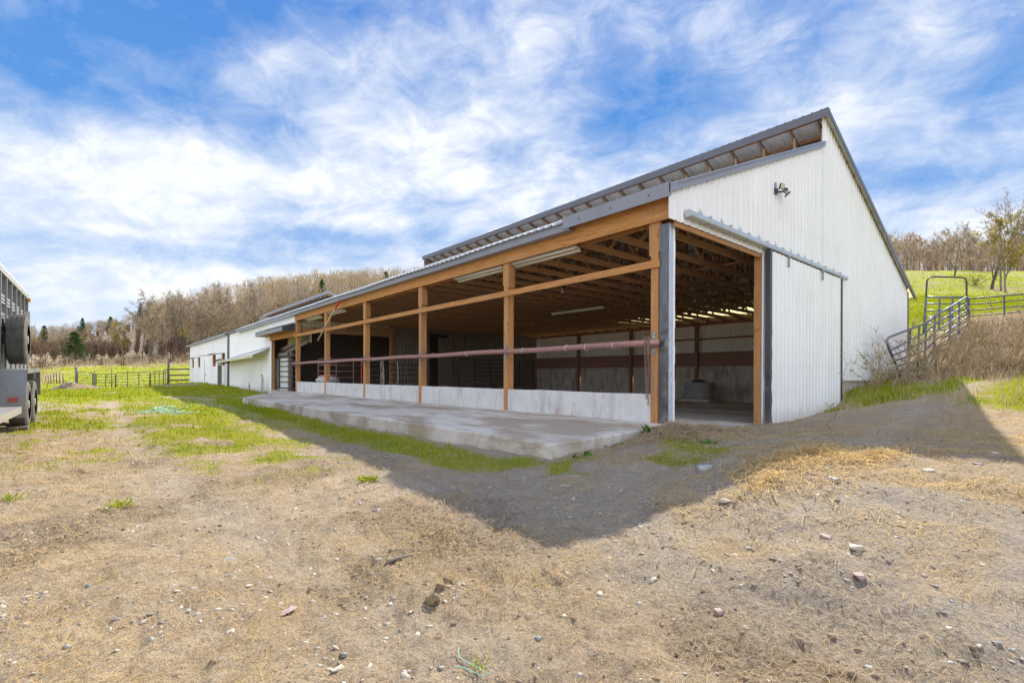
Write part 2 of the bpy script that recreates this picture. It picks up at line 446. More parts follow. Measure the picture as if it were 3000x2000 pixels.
HEAPS = [(-5.1, -3.66, .035, .25), (-4.7, -3.72, .04, .25), (-4.3, -3.80, .04, .25), (-3.9, -3.86, .03, .22), (-1.2, -.75, .15, .5), (-.1, -.55, .10, .5), (-2.3, -1.1, .08, .5), (9.6, -1.7, .16, .7), (-2.9, -3.05, .03, .4), (-9.7, 46.9, .55, 1.2), (-8.7, 47.2, .28, 1.2), (-6.2, -2.9, .03, .5)]

def gz1(s, t): return float(ground_z(np.array([s]), np.array([t]))[0])

def masks(s, t):
    """grass density, straw density, pale track, in 0..1"""
    ds = s - CAM.x; dt = t - CAM.y; rr = np.hypot(ds, dt)
    X = ds * RGT.x + dt * RGT.y; Y = ds * FWD.x + dt * FWD.y; az = np.degrees(np.arctan2(X, Y))
    n1 = fbm(s * .55 + 3, t * .55, 4, 41); n2 = fbm(s * 1.7, t * 1.7 + 5, 4, 43); n3 = fbm(s * .22, t * .16, 3, 47)
    g = np.zeros_like(s)
    box = lambda a, b, c, d, e=1.0: sstep(a - e, a + e, s) * (1 - sstep(b - e, b + e, s)) * sstep(c - e, c + e, t) * (1 - sstep(d - e, d + e, t))
    # lush band across the far yard, worn patch in front of the panels
    g = np.maximum(g, box(-26, -.5, 21, 44, 2.5) * sstep(.26, .42, n1))
    g = np.maximum(g, box(-4.5, .2, 25, 60, 1.0) * sstep(.2, .35, n1))
    g = np.maximum(g, sstep(50, 60, t) * sstep(.25, .4, n1))
    dirt = np.exp(-(((s + 5.8) / 5.5) ** 2 + ((t - 46) / 7.0) ** 2)); g = g * (1 - .97 * sstep(.25, .5, dirt + (n2 - .5) * .35))
    tr = np.exp(-(((s + 4.6) / 2.2) ** 2 + ((t - 19) / 1.6) ** 2)); g = g * (1 - .8 * tr)
    # patchy yard
    g = np.maximum(g, box(-17, -4.8, 3.2, 22, 3.0) * sstep(.40, .57, n1 * .35 + n2 * .35 + .30 * fbm(s * 5, t * 5, 3, 45) + .05 * (s > -7.2)) * .8)
    g = np.maximum(g, np.exp(-((s + 6.1) / 1.0) ** 2) * sstep(-.5, 3, t) * (1 - sstep(18, 22, t)) * sstep(.40, .55, n2) * .85)
    g = np.maximum(g, box(-20, -3, -3, 6, 2.0) * sstep(.66, .76, n1 * .4 + n2 * .6) * .5)
    # strip along the slab
    cs = -4.22 + .12 * (t > 7) * (t - 7) / 9 + (n2 - .5) * .4
    g = np.maximum(g, np.exp(-((s - cs) / .48) ** 4) * sstep(-.8, .6, t) * (1 - sstep(17, 19, t)) * (.75 + .25 * sstep(.30, .45, n2)))
    g = np.maximum(g, box(-4.2, .5, 15.6, 21, .5) * sstep(.3, .45, n2) * .8)
    # clumps round the slab corner
    for (a, b, q) in ((-2.9, -1.75, .42), (-2.2, -1.7, .42), (-1.9, -1.25, .35), (-3.7, -1.0, .45), (-3.0, -.75, .3), (-1.55, -1.35, .3), (-3.9, -.2, .4)):
        g = np.maximum(g, np.exp(-((s - a) ** 2 + (t - b) ** 2) / q ** 2) * sstep(.32, .5, n2) * .9)
    # foot of the gable, right bank, hill
    g = np.maximum(g, box(6.6, 15, -2.6, -.1, .5) * sstep(.25, .4, n2))
    g = np.maximum(g, box(4.6, 40, -40, -3.3, .7) * sstep(.28, .44, n1 * .5 + n2 * .5) * .95)
    hill = sstep(18, 27, Y) * (az > 15)
    g = np.maximum(g, hill * sstep(.22, .4, n1 * .5 + n3 * .5 + .08))
    heap = np.exp(-(((s - 9.6) / .7) ** 2 + ((t + 1.7) / .5) ** 2)); g = g * (1 - heap)
    g = np.where((rr < 2.2), g * .15, g)
    st = sstep(.40, .62, fbm(s * .6 + 20, t * .6, 3, 51)) * .55 + .15
    st = st + .7 * np.exp(-(((s + 2.2) / 2.4) ** 2 + ((t + 3.9) / 1.0) ** 2)) + .75 * np.exp(-(((s + 2.2) / 2.0) ** 2 + ((t + 1.5) / 1.0) ** 2))
    st = st + .35 * np.exp(-(((s + 6.3) / .9) ** 2 + ((t + 2.9) / .7) ** 2))
    st = np.clip(st, 0, 1) * (1 - .7 * sstep(12, 25, rr)) * (.25 + .75 * sstep(.42, .60, fbm(s * 1.9 + 31, t * 1.9, 4, 57)))
    tk = track(s, t); st = st * (1 - .75 * tk); g = g * (1 - .7 * tk * (rr < 25))
    # brown brush land: right bank and the rough ground before the left wood
    br = sstep(14.8, 17.0, Y) * (1 - sstep(19.5, 23, Y)) * (az > 33) * sstep(.2, .45, n2 + .1)
    br = np.maximum(br, sstep(92, 104, Y + (n1 - .5) * 30) * (az < -5))
    br = np.maximum(br, box(-30, -13.5, 30, 110, 3.0) * sstep(.25, .5, n1))
    br = np.maximum(br, sstep(150, 160, Y) * (az > 10))
    br = np.maximum(br, hill * (Y > 24) * .55 * sstep(.52, .66, fbm(s * .30 + 5, t * .30, 4, 93)))
    return np.clip(g, 0, 1), st, np.clip(br, 0, 1)
def soil(s, t):
    n2 = fbm(s * 1.1 + 7, t * 1.1, 4, 61)
    dk = np.exp(-(((s + 9.4) / 2.2) ** 2 + ((t - 47) / 2.4) ** 2)) * 1.3 + .9 * np.exp(-(((s + 5.8) / 4.5) ** 2 + ((t - 46) / 6) ** 2))
    dk = dk + sstep(.50, .66, n2) * np.where(s > -5.6, .42, .72) * (s < -4.2) * (t < 4) + .7 * np.exp(-(((s + .8) / 1.9) ** 2 + ((t + .9) / .55) ** 2)) + .5 * np.exp(-(((s + 5.9) / .8) ** 2 + ((t + 2.3) / .8) ** 2))
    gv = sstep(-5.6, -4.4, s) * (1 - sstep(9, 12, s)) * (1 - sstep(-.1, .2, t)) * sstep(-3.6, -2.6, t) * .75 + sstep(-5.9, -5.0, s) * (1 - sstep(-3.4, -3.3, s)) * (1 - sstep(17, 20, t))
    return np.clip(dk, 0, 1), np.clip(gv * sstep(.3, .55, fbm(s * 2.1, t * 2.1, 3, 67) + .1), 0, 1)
def track(s, t):
    # two worn wheel tracks sweeping from the lower middle to the far yard, and one across the front of the gable
    c1 = -7.05 - .25 * np.sin(t * .22) - .9 * sstep(8, 22, t) + .5 * (1 - sstep(-4, 1, t)); w = 0
    for o in (0.0, -1.55): w = np.maximum(w, np.exp(-((s - c1 - o) / .24) ** 2))
    c2 = -3.3 + .10 * (s + 3); v = 0
    for o in (0.0, 1.5): v = np.maximum(v, np.exp(-((t - c2 - o) / .22) ** 2) * sstep(-5.5, -4, s))
    return np.maximum(w * sstep(-4.5, -3, t) * (1 - sstep(22, 30, t)), v * .8) * (.55 + .45 * fbm(s * 2, t * 2, 3, 83))

def ground_material():
    m, nt, bs = new_mat('ground_soil'); L = nt.links
    co = N(nt, 'ShaderNodeNewGeometry').outputs['Position']
    ag = N(nt, 'ShaderNodeAttribute', attribute_name='grass').outputs['Fac']
    ast = N(nt, 'ShaderNodeAttribute', attribute_name='straw').outputs['Fac']
    ab = N(nt, 'ShaderNodeAttribute', attribute_name='brush').outputs['Fac']
    n1 = noise_at(nt, co, .7, 5, .6); n2 = noise_at(nt, co, 6, 6, .7); n3 = noise_at(nt, co, 38, 5, .75)
    dirt = ramp(nt, n2, [(.28, (.30, .215, .138)), (.45, (.52, .395, .268)), (.62, (.66, .53, .385)), (.8, (.74, .63, .49))])
    dirt = mixc(nt, ramp(nt, n1, [(.38, (0, 0, 0)), (.68, (.6, .6, .6))]), dirt, (.44, .33, .22))
    dirt = mixc(nt, ramp(nt, n3, [(.38, (.80, .80, .80)), (.51, (0, 0, 0))]), dirt, mixc(nt, .50, dirt, (.12, .085, .058)))
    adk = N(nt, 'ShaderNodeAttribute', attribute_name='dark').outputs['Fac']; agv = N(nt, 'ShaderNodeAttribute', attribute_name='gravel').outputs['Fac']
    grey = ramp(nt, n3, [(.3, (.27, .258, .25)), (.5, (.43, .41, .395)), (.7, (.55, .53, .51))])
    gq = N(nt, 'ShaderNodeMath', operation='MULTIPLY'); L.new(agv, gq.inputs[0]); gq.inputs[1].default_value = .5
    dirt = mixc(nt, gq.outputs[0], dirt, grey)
    n4 = noise_at(nt, co, 130, 4, .8)
    dirt = mixc(nt, ramp(nt, n4, [(.36, (.75, .75, .75)), (.47, (0, 0, 0))]), dirt, mixc(nt, .50, dirt, (.10, .072, .05)))
    dirt = mixc(nt, ramp(nt, n4, [(.56, (0, 0, 0)), (.68, (.5, .5, .5))]), dirt, (.70, .63, .53))
    atk = N(nt, 'ShaderNodeAttribute', attribute_name='track').outputs['Fac']
    tq = N(nt, 'ShaderNodeMath', operation='MULTIPLY'); L.new(atk, tq.inputs[0]); tq.inputs[1].default_value = .55
    dirt = mixc(nt, tq.outputs[0], dirt, ramp(nt, n2, [(.3, (.44, .375, .30)), (.7, (.62, .545, .455))]))
    # fine chips
    vo = N(nt, 'ShaderNodeTexVoronoi'); vo.inputs['Scale'].default_value = 34; L.new(co, vo.inputs['Vector'])
    chip = ramp(nt, vo.outputs['Distance'], [(.16, (.8, .8, .8)), (.30, (0, 0, 0))])
    sel = ramp(nt, vo.outputs['Color'], [(.60, (0, 0, 0)), (.68, (1, 1, 1))])
    dirt = mixc(nt, mixc(nt, 1.0, chip, sel, 'MULTIPLY'), dirt, ramp(nt, vo.outputs['Color'], [(.3, (.34, .33, .33)), (.7, (.58, .54, .48))]))
    # straw chaff: short fibres
    w = noise_at(nt, co, 30, 4, .8, (1.0, 4.0, 1.0), 1.2); w2 = noise_at(nt, co, 30, 4, .8, (4.2, .9, 1.0), 1.2)
    mx = N(nt, 'ShaderNodeMath', operation='MAXIMUM'); L.new(w, mx.inputs[0]); L.new(w2, mx.inputs[1])
    sf = N(nt, 'ShaderNodeMath', operation='MULTIPLY'); L.new(ramp(nt, mx.outputs[0], [(.50, (0, 0, 0)), (.64, (1, 1, 1))]), sf.inputs[0]); L.new(ast, sf.inputs[1])
    dirt = mixc(nt, sf.outputs[0], dirt, (.66, .48, .235))
    dq = N(nt, 'ShaderNodeMath', operation='MULTIPLY'); L.new(adk, dq.inputs[0]); L.new(ramp(nt, n3, [(.36, (1, 1, 1)), (.58, (.30, .30, .30))]), dq.inputs[1])
    dirt = mixc(nt, dq.outputs[0], dirt, ramp(nt, n4, [(.3, (.075, .052, .034)), (.7, (.23, .165, .105))]))
    # moss and low turf
    gm = noise_at(nt, co, 5, 5, .7)
    gf = N(nt, 'ShaderNodeMath', operation='MULTIPLY_ADD'); L.new(gm, gf.inputs[0]); gf.inputs[1].default_value = .9; L.new(ag, gf.inputs[2])
    gcol = ramp(nt, noise_at(nt, co, 1.1, 4, .6), [(.3, (.25, .31, .014)), (.55, (.36, .38, .018)), (.75, (.44, .41, .04))])
    gcol = mixc(nt, ramp(nt, noise_at(nt, co, 14, 5, .75), [(.33, (.5, .5, .5)), (.55, (0, 0, 0))]), gcol, (.12, .17, .02))
    col = mixc(nt, ramp(nt, gf.outputs[0], [(.62, (0, 0, 0)), (.95, (.92, .92, .92))]), dirt, gcol)
    bcol = ramp(nt, noise_at(nt, co, 1.6, 8, .8), [(.32, (.20, .15, .10)), (.48, (.44, .35, .24)), (.58, (.32, .25, .17)), (.72, (.33, .32, .12))])
    col = mixc(nt, ab, col, bcol)
    L.new(col, bs.inputs['Base Color']); bs.inputs['Roughness'].default_value = .95; bs.inputs['Specular IOR Level'].default_value = .06
    h = N(nt, 'ShaderNodeMath', operation='ADD'); L.new(n2, h.inputs[0]); L.new(n3, h.inputs[1])
    b = N(nt, 'ShaderNodeBump'); b.inputs['Strength'].default_value = 1.0; b.inputs['Distance'].default_value = .06
    L.new(h.outputs[0], b.inputs['Height']); L.new(b.outputs[0], bs.inputs['Normal'])
    return m

def build_ground():
    a_f = np.arange(-62, 62.01, .25); a_b = np.arange(65, 296, 3.0)
    az = np.radians(np.concatenate([a_f, a_b])); nA = len(az)
    rs = [.0]; r = .35
    while r < 900: rs.append(r); r *= 1.0155
    rs = np.array(rs); nR = len(rs)
    A, RR = np.meshgrid(az, rs)
    X = RR * np.sin(A); Y = RR * np.cos(A)
    s = CAM.x + X * RGT.x + Y * FWD.x; t = CAM.y + X * RGT.y + Y * FWD.y
    z = ground_z(s.ravel(), t.ravel())
    V = np.stack([s.ravel(), t.ravel(), z], 1)
    i = np.arange(nR - 1)[:, None]; j = np.arange(nA)[None, :]; j2 = (j + 1) % nA
    F = np.stack([i * nA + j, i * nA + j2, (i + 1) * nA + j2, (i + 1) * nA + j], -1).reshape(-1, 4)
    o = mesh_np('ground', V, F[:, ::-1], ground_material(), None, True)
    g, st, br = masks(s.ravel(), t.ravel())
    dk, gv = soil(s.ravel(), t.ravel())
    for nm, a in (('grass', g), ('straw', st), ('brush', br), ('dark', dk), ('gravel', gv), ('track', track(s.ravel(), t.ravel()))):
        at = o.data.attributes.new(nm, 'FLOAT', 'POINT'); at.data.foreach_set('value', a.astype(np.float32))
    tag(o, kind='structure')
build_ground()

# ------------------------------------------------------------------ the open barn
POST_T = [.33 + 4.24 * k for k in range(6)]
LEN = 21.7; ZF = .22
zL = lambda s: 4.60 + .41 * s            # lower roof, top
zU = lambda s: 8.43 - .377 * (s - 7.3)   # upper roof, top
floor_z = lambda s: .22 - .018 * s

barn = thing('pole_barn', (0, 0, 0), 'long open-fronted pole barn with white ribbed gable, timber posts and raised ridge vent roof', 'barn')

# floor
mb = MB(); mb.add([(-.05, -.03, .22), (17.0, -.03, floor_z(17)), (17.0, 21.6, floor_z(17)), (-.05, 21.6, .22), (-.05, -.03, .0), (17, -.03, -.3), (17, 21.6, -.3), (-.05, 21.6, .0)],
  [(0, 1, 2, 3), (4, 7, 6, 5), (0, 4, 5, 1), (1, 5, 6, 2), (2, 6, 7, 3), (3, 7, 4, 0)]); mb.build('floor', M['floor'], barn)

# low concrete wall between the front posts
for k in range(5):
    a = POST_T[k] + .15 + .004; b = POST_T[k + 1] - .004
    mb = MB(); n = 14; vs = []; fs = []
    for i in range(n + 1):
        y = a + (b - a) * i / n; w = .873 + (random.random() - .5) * .014
        vs += [(.012, y, .2), (.012 + random.random() * .006, y, w - .012), (.024, y, w), (.19, y, w + .002), (.20, y, .2)]
    for i in range(n):
        for j in range(4): fs.append((i * 5 + j, i * 5 + j + 1, i * 5 + j + 6, i * 5 + j + 5))
    fs += [(0, 1, 2, 3, 4), tuple(n * 5 + q for q in (4, 3, 2, 1, 0))]
    mb.add(vs, fs); mb.build('low_wall', M['curb'], barn)

# front posts with packing boards up at the header
for k, t in enumerate(POST_T):
    mb = MB(); mb.box(0, .20, t, t + .15, .15, 4.42)
    o = mb.build('post', M['wood_z'], barn, bevel=.004)
    mb = MB()
    for q in (t - .042, t + .153): mb.box(.003, .197, q, q + .039, 3.42 + random.uniform(-.04, .04), 3.975)
    mb.build('packing_board', M['wood_z'], o, bevel=.003)

# header beams (two boards high, jointed over posts) and girt rail
mb = MB()
hz = [(3.98, 4.17), (4.173, 4.40)]
for i, (a, b) in enumerate(hz): pass
for k in range(-1, 5):
    a = .012 if k < 0 else POST_T[k] + .075
    b = POST_T[k + 1] + .072 if k >= 0 else POST_T[0] + .072
    if k == 4: b = LEN
    mb.box(-.045, -.003, a, b, 3.985 + random.uniform(-.006, .006), 4.40)
mb.build('header_beam', M['wood_y'], barn, bevel=.003)
mb = MB(); mb.box(.205, .245, .05, LEN, 3.99, 4.38); mb.build('inner_header_beam', M['wood_y'], barn)
mb = MB()
for a, b in ((.28, 8.9), (8.903, 17.2), (17.203, 21.72)): mb.box(-.04, -.002, a, b, 3.165, 3.30)
mb.build('girt_rail', M['wood_y'], barn, bevel=.003)

# pipe rail with clamps
mb = MB(); rp = .060
mb.tube([(-.075, .26 + i * (21.68 / 24), 1.803 + .012 * math.sin(i * 1.3)) for i in range(25)], rp, 12)
pipe = mb.build('pipe_rail', M['pipe'], barn, smooth=True)
for k, t in enumerate(POST_T):
    tt = t + .07
    for q, e in ((.16, .022), (.95, .016)):
        if q > .5 and k not in (2, 3): continue
        if k == 0: q = .0
        mb = MB(); mb.tube([(-.075, tt - q, 1.803), (-.075, tt - q + .06, 1.803)], rp + e, 12); mb.build('pipe_coupling', M['pipe'], pipe)
    mb = MB(); mb.box(-.012, -.001, tt - .035, tt + .035, 1.60, 2.0)
    for z in (1.64, 1.96): mb.tube([(-.03, tt, z), (-.005, tt, z)], .016, 6)
    mb.build('clamp_plate', M['bolt'], pipe)
for t in (1.25, 1.95, 2.5, 3.9, 6.2):    # pale wire ties wrapped round the pipe
    mb = MB(); mb.tube([(-.075 + math.cos(a) * (rp + .004), t + .01 * math.sin(a * 2), 1.803 + math.sin(a) * (rp + .004)) for a in [q * .5 for q in range(14)]], .006, 4)
    mb.build('wire_tie', M['tube'], pipe)

# ---- gable wall
mb = MB()
prof = ribs(-.21, 7.28); 
put = lambda p, z, off: (p, -off - .01, z)
left = [q for q in prof]
sheet(mb, left, lambda p: 3.93 if p < 3.55 else .05, lambda p: zL(p) - .06 if p < 7.285 else zU(p) - .05, put, 3)
prof2 = ribs(7.28, 17.09)
sheet(mb, prof2, lambda p: .05 if p < 8.46 else 1.14, lambda p: zU(p) - .06, put, 3)
gw = mb.build('gable_wall', M['white'], barn)
# screw rows
mb = MB()
for row in (1.9, 2.9, 4.9, 5.9, 6.9):
    k = 0
    for i in range(74):
        x = .11 + .2286 * i
        top = zL(x) - .1 if x < 7.28 else zU(x) - .1
        bot = 4.25 if x < 9 else 1.2
        if row < top and row > bot and x < 17: mb.box(x - .006, x + .006, -.018, -.009, row - .006, row + .006)
mb.build('screw_row', M['bolt'], gw)['kind'] = 'stuff'
# sill board, foundation in the gap below and the vertical corner trim
mb = MB(); mb.box(8.5, 17.05, -.028, .02, 1.09, 1.148); mb.build('sill_board', M['white_old'], barn)
mb = MB(); mb.box(8.47, 17.0, .05, .2, -.2, 1.085); mb.build('foundation_wall', M['oldcon'], barn)
mb = MB(); mb.box(17.08, 17.15, -.04, .14, 1.1, zU(17.1) - .10); mb.build('corner_trim', M['dark_trim'], barn)

# clerestory face: strip of sheeting above the lower roof at the gable is open; back wall sheets
mb = MB(); prof = ribs(0.0, LEN)
sheet(mb, prof, lambda p: 1.2, lambda p: 4.15, lambda p, z, off: (17.06 + off, p, z), 1)
mb.build('back_sheeting', M['white_old'], barn)
mb = MB(); 
for k in range(5):
    a = POST_T[k] + .16; b = POST_T[k + 1] - .01
    mb.box(16.93, 17.03, a, b, -.25, 1.742)
mb.box(16.93, 17.03, -.0, POST_T[0] - .01, -.25, 1.742)
mb.build('back_concrete_wall', M['oldcon'], barn)
mb = MB()
for i, z in enumerate((1.75, 2.0, 2.25)): mb.box(16.90, 16.945, .02, LEN - .1, z, z + .245)
mb.build('back_planking', M['redwood'], barn)
mb = MB(); mb.box(16.90, 16.945, .02, LEN - .1, 3.93, 4.30); mb.build('back_header_beam', M['redwood'], barn)
mb = MB(); mb.box(16.96, 17.0, .02, LEN - .1, 3.17, 3.26); mb.build('back_girt', M['redwood'], barn)
for t in POST_T:
    mb = MB(); mb.box(16.72, 16.895, t, t + .15, -.2, 4.3); mb.build('back_post', M['redwood'], barn)

# ---- roofs
def roof_sheet(mb, t0, t1, s0, s1, zf, off=0):
    pr = ribs(t0, t1)
    sheet(mb, pr, lambda p: s0, lambda p: s1, lambda p, s, o: (s, p, zf(s) + o - .022 + off), 1)
def eave_drop(t0, t1):
    """the last hand's breadth of the lower roof sheet, bent down at the eave"""
    mb = MB(); pr = ribs(t0, t1)
    sheet(mb, pr, lambda p: 0., lambda p: 1., lambda p, q, o: (-.31 + .25 * q, p, zL(-.06) - .022 + o - (1 - q) * (.150 + .012 * math.sin(p * 1.1))), 1)
    return mb
mb = MB(); roof_sheet(mb, -.12, LEN, -.06, 7.55, zL); lower = mb.build('lower_roof', M['roof'], barn)
eave_drop(2.45, LEN).build('eave_edge', M['roof'], lower)
mb = MB(); roof_sheet(mb, -.16, LEN - .35, 7.22, 16.98, zU); upper = mb.build('upper_roof', M['roof'], barn)

mb = MB(); roof_sheet(mb, -.16, LEN - .35, 16.97, 17.75, zU, .004); mb.build('eave_glow_panel', M['eave_glow'], upper)  # translucent yellow sheet added so the rear eave openings glow
mb = MB(); sheet(mb, ribs(7.3, 17.1), lambda p: 4.0, lambda p: zU(p) - .022, lambda p, z, off: (p, LEN - .37 - off, z), 1); mb.build('end_sheeting', M['greywood'], barn)
# purlins
mb = MB()
for i in range(12):
    s = .05 + i * .65
    mb.box(s, s + .04, -.05, LEN - .02, zL(s) - .115, zL(s) - .030)
mb.build('purlin', M['truss'], lower)
mb = MB()
for i in range(16):
    s = 7.42 + i * .63
    mb.box(s, s + .04, -.05, LEN - .42, zU(s) - .125, zU(s) - .036)
mb.build('purlin', M['truss'], upper)

# fascias and rake trims
def flat_strip(mb, pts, w, up=(0, 0, 1)):
    for a, b in zip(pts[:-1], pts[1:]): mb.bar(a, b, w[0], w[1], up)
mb = MB(); seg = [2.3, 5.2, 8.3, 11.4, 14.5, 17.6, LEN]
for a, b in zip(seg[:-1], seg[1:]):
    j = random.uniform(-.006, .006)
    mb.box(-.236 + j, -.215 + j, a, b + .02, 4.262 + j, 4.475 + j); mb.box(-.24 + j, -.05, a, b + .02, 4.250 + j, 4.261 + j)
mb.build('eave_fascia', M['trim'], barn)
mb = MB(); mb.prism([(-.262, 4.285), (-.240, 4.285), (-.240, 4.53), (-.262, 4.53)], -.085, 2.47, 1)
mb.add([(-.262, -.085, 4.533), (-.262, 2.47, 4.533), (-.04, 2.47, 4.600), (-.04, -.085, 4.600)], [(0, 1, 2, 3)])
mb.build('corner_fascia', M['trim'], barn)
for y in (.35, 1.2, 2.0):
    mb = MB(); mb.tube([(-.275, y, 4.40), (-.262, y, 4.40)], .014, 6); mb.build('screw_head', M['black'], barn)
def rake(zf, s0, s1, t, h, cuts):
    mb = MB(); xs = [s0] + cuts + [s1]
    for i, (a, b) in enumerate(zip(xs[:-1], xs[1:])):
        e = .004 * (i % 2)
        vs = []
        for s in (a, b + (.02 if b != s1 else 0)):
            vs += [(s, t - e, zf(s) + .012), (s, t - e, zf(s) - h), (s, t + .022, zf(s) - h), (s, t + .022, zf(s) + .012), (s, t + .12, zf(s) + .012)]
        mb.add(vs, [(0, 1, 6, 5), (1, 2, 7, 6), (2, 3, 8, 7), (0, 5, 8, 3), (3, 8, 9, 4), (0, 3, 2, 1), (5, 6, 7, 8)])
    return mb
rake(zL, -.262, 7.33, -.075, .15, [1.9, 4.6]).build('rake_trim', M['trim'], lower)
rake(zU, 7.25, 17.80, -.17, .13, [10.6, 14.2]).build('rake_trim', M['ridge_trim'], upper)
mb = MB(); xs = [-.17, 3.4, 6.6, 9.8, 13, 16.2, 19, LEN - .33]
for i, (a, b) in enumerate(zip(xs[:-1], xs[1:])):
    e = .003 * (i % 2)
    mb.box(7.205 - e, 7.225, a, b + .03, 8.205 - e, 8.43 + e); mb.box(7.206 - e, 7.4, a, b + .03, 8.425 + e, 8.434 + e)
mb.build('ridge_fascia', M['ridge_trim'], upper)
mb = MB(); mb.box(17.72, 17.745, -.15, LEN - .4, zU(17.73) - .07, zU(17.73) - .03); mb.build('back_fascia', M['trim'], upper)

# ---- trusses: one mesh, copied down the length of the barn
def truss_mesh():
    mb = MB(); w = .045
    zb = 4.02
    mb.bar((.06, 0, zb + .07), (16.9, 0, zb + .07), w, .14)
    mb.bar((-.05, 0, zL(-.05) - .20), (7.45, 0, zL(7.45) - .20), w, .15)
    mb.bar((7.6, 0, zb + .15), (7.6, 0, zU(7.6) - .25), w, .12, (1, 0, 0))
    nodes = [1.3, 2.6, 3.9, 5.2, 6.5, 7.55]
    for i in range(len(nodes) - 1):
        a, b = nodes[i], nodes[i + 1]
        if i % 2 == 0: mb.bar((a, .002, zb + .12), (b, .002, zL(b) - .27), w * .9, .09)
        else: mb.bar((a, -.002, zL(a) - .27), (b, -.002, zb + .12), w * .9, .09)
    n2 = [7.7, 9.2, 10.7, 12.2, 13.7, 15.2, 16.3]
    for i in range(len(n2) - 1):
        a, b = n2[i], n2[i + 1]
        if i % 2 == 0: mb.bar((a, .002, zb + .12), (b, .002, zU(b) - .29), w * .9, .09)
        else: mb.bar((a, -.002, zU(a) - .29), (b, -.002, zb + .12), w * .9, .09)
    return mb
tr0 = truss_mesh().build('roof_truss', M['truss'], barn)
for i in range(26):
    t = .78 - .848 + .848 * i
    t = min(max(t, .08), LEN - .45)
    if i == 0: tr0.location = (0, t, 0)
    else:
        c = tr0.copy(); COL.objects.link(c); c.parent = barn; c.location = (0, t, 0)
mb = MB(); mb.bar((7.30, 0, zU(7.30) - .215), (16.95, 0, zU(16.95) - .215), .045, .165); mb.box(7.72, 7.80, -.045, .045, 7.2, zU(7.75) - .3); rf0 = mb.build('rafter', M['rafter'], upper)
for i in range(26):
    t = min(max(.78 - .848 + .848 * i, .08), LEN - .45) + .046
    if i == 0: rf0.location = (0, t, 0)
    else:
        c = rf0.copy(); COL.objects.link(c); c.parent = upper; c.location = (0, t, 0)
mb = MB()
for s in (5.0, 11.5): mb.box(s, s + .09, .1, LEN - .5, 4.165, 4.20)
for t in (2.2, 6.4, 10.7, 15.0): 
    mb.bar((2.0, t, 4.2), (5.0, t + 2.6, 6.1), .04, .09); mb.bar((9.5, t, 4.2), (12.0, t + 2.5, 6.2), .04, .09)
mb.build('truss_brace', M['truss'], barn)

# ---- doorway: jambs, header, door, track
mb = MB(); mb.box(.05, 3.62, .012, .052, 3.84, 4.06); mb.build('door_header', M['wood_x'], barn, bevel=.003)
mb = MB(); n = 34; vs = []; fs = []
for i in range(n + 1):                     # battered metal cladding of the corner post
    z = .19 + 3.72 * i / n; q = lambda a: random.uniform(-a, a) * (1.0 if z < 2.4 else .2)
    vs += [(-.012, .285, z), (-.016 + q(.008), .22, z), (-.014 + q(.012), .16, z), (-.014 + q(.006), .103, z)]
for i in range(n):
    for j in range(3): fs.append((i * 4 + j, i * 4 + j + 1, i * 4 + j + 5, i * 4 + j + 4))
mb.add(vs, fs); jamb = mb.build('corner_jamb', M['jamb'], barn)
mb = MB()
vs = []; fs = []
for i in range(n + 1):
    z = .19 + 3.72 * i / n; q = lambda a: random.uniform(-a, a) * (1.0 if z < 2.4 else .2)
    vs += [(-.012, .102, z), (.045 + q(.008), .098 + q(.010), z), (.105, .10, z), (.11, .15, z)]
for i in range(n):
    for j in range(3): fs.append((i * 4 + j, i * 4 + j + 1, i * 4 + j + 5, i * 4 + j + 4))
mb.add(vs, fs); mb.build('jamb_side', M['jamb_sky_tint'], jamb); mb = MB()
for i in range(12):
    z0 = .2 + i * .31; mb.box(.112, .170 + random.uniform(-.012, .004), .09, .13, z0, z0 + .309)
mb.build('jamb_edge', M['white_old'], jamb)
mb = MB(); mb.box(3.545, 3.64, .02, .17, .05, 4.0); o = mb.build('door_post', M['wood_z'], barn)
mb = MB(); mb.box(3.515, 3.544, .03, .16, 2.25, 3.2); mb.build('packing_board', M['wood_z'], o)
mb = MB(); mb.box(3.566, 3.66, -.02, .0165, .05, 3.92); mb.build('jamb_edge', M['white_old'], o)

door = None
mb = MB(); sheet(mb, ribs(3.66, 8.44), lambda p: .12 + .03 * math.sin(p * 2.0), lambda p: 4.0, lambda p, z, off: (p, -.135 - off, z), 6)
door = mb.build('sliding_door', M['white'], barn)
mb = MB(); vs = []; fs = []; n = 26
for i in range(n + 1):
    z = .08 + 3.93 * i / n; w = .016 * math.sin(i * 1.9) * (z < 2.2); pinch = .05 * math.exp(-((z - 1.05) / .12) ** 2)
    vs += [(3.575 + pinch * .6, -.06, z), (3.575 + pinch, -.165 + w * .3, z), (3.665 - pinch * .5 + w, -.172, z), (3.665 + w, -.10, z)]
for i in range(n):
    for j in range(3): fs.append((i * 4 + j, i * 4 + j + 1, i * 4 + j + 5, i * 4 + j + 4))
mb.add(vs, fs); mb.build('door_edge', M['dark_trim'], door)
mb = MB(); mb.box(8.435, 8.475, -.172, -.06, .1, 4.0); mb.build('door_edge', M['dark_trim'], door)
mb = MB(); mb.box(3.7, 8.43, -.128, -.075, 3.86, 3.99); mb.box(3.7, 8.43, -.128, -.075, .2, .30)
mb.build('door_frame', M['wood_x'], door)
mb = MB(); 
for row in (1.45, 2.75): 
    for i in range(21): 
        x = 3.75 + .2286 * i; mb.box(x - .006, x + .006, -.149, -.13, row - .006 , row + .006)
mb.build('screw_row', M['bolt'], door)['kind'] = 'stuff'
mb = MB(); mb.prism([(-.045, 4.03), (-.16, 4.03), (-.17, 4.05), (-.16, 4.13), (-.10, 4.165), (-.045, 4.15)], .26, 9.0, 0)
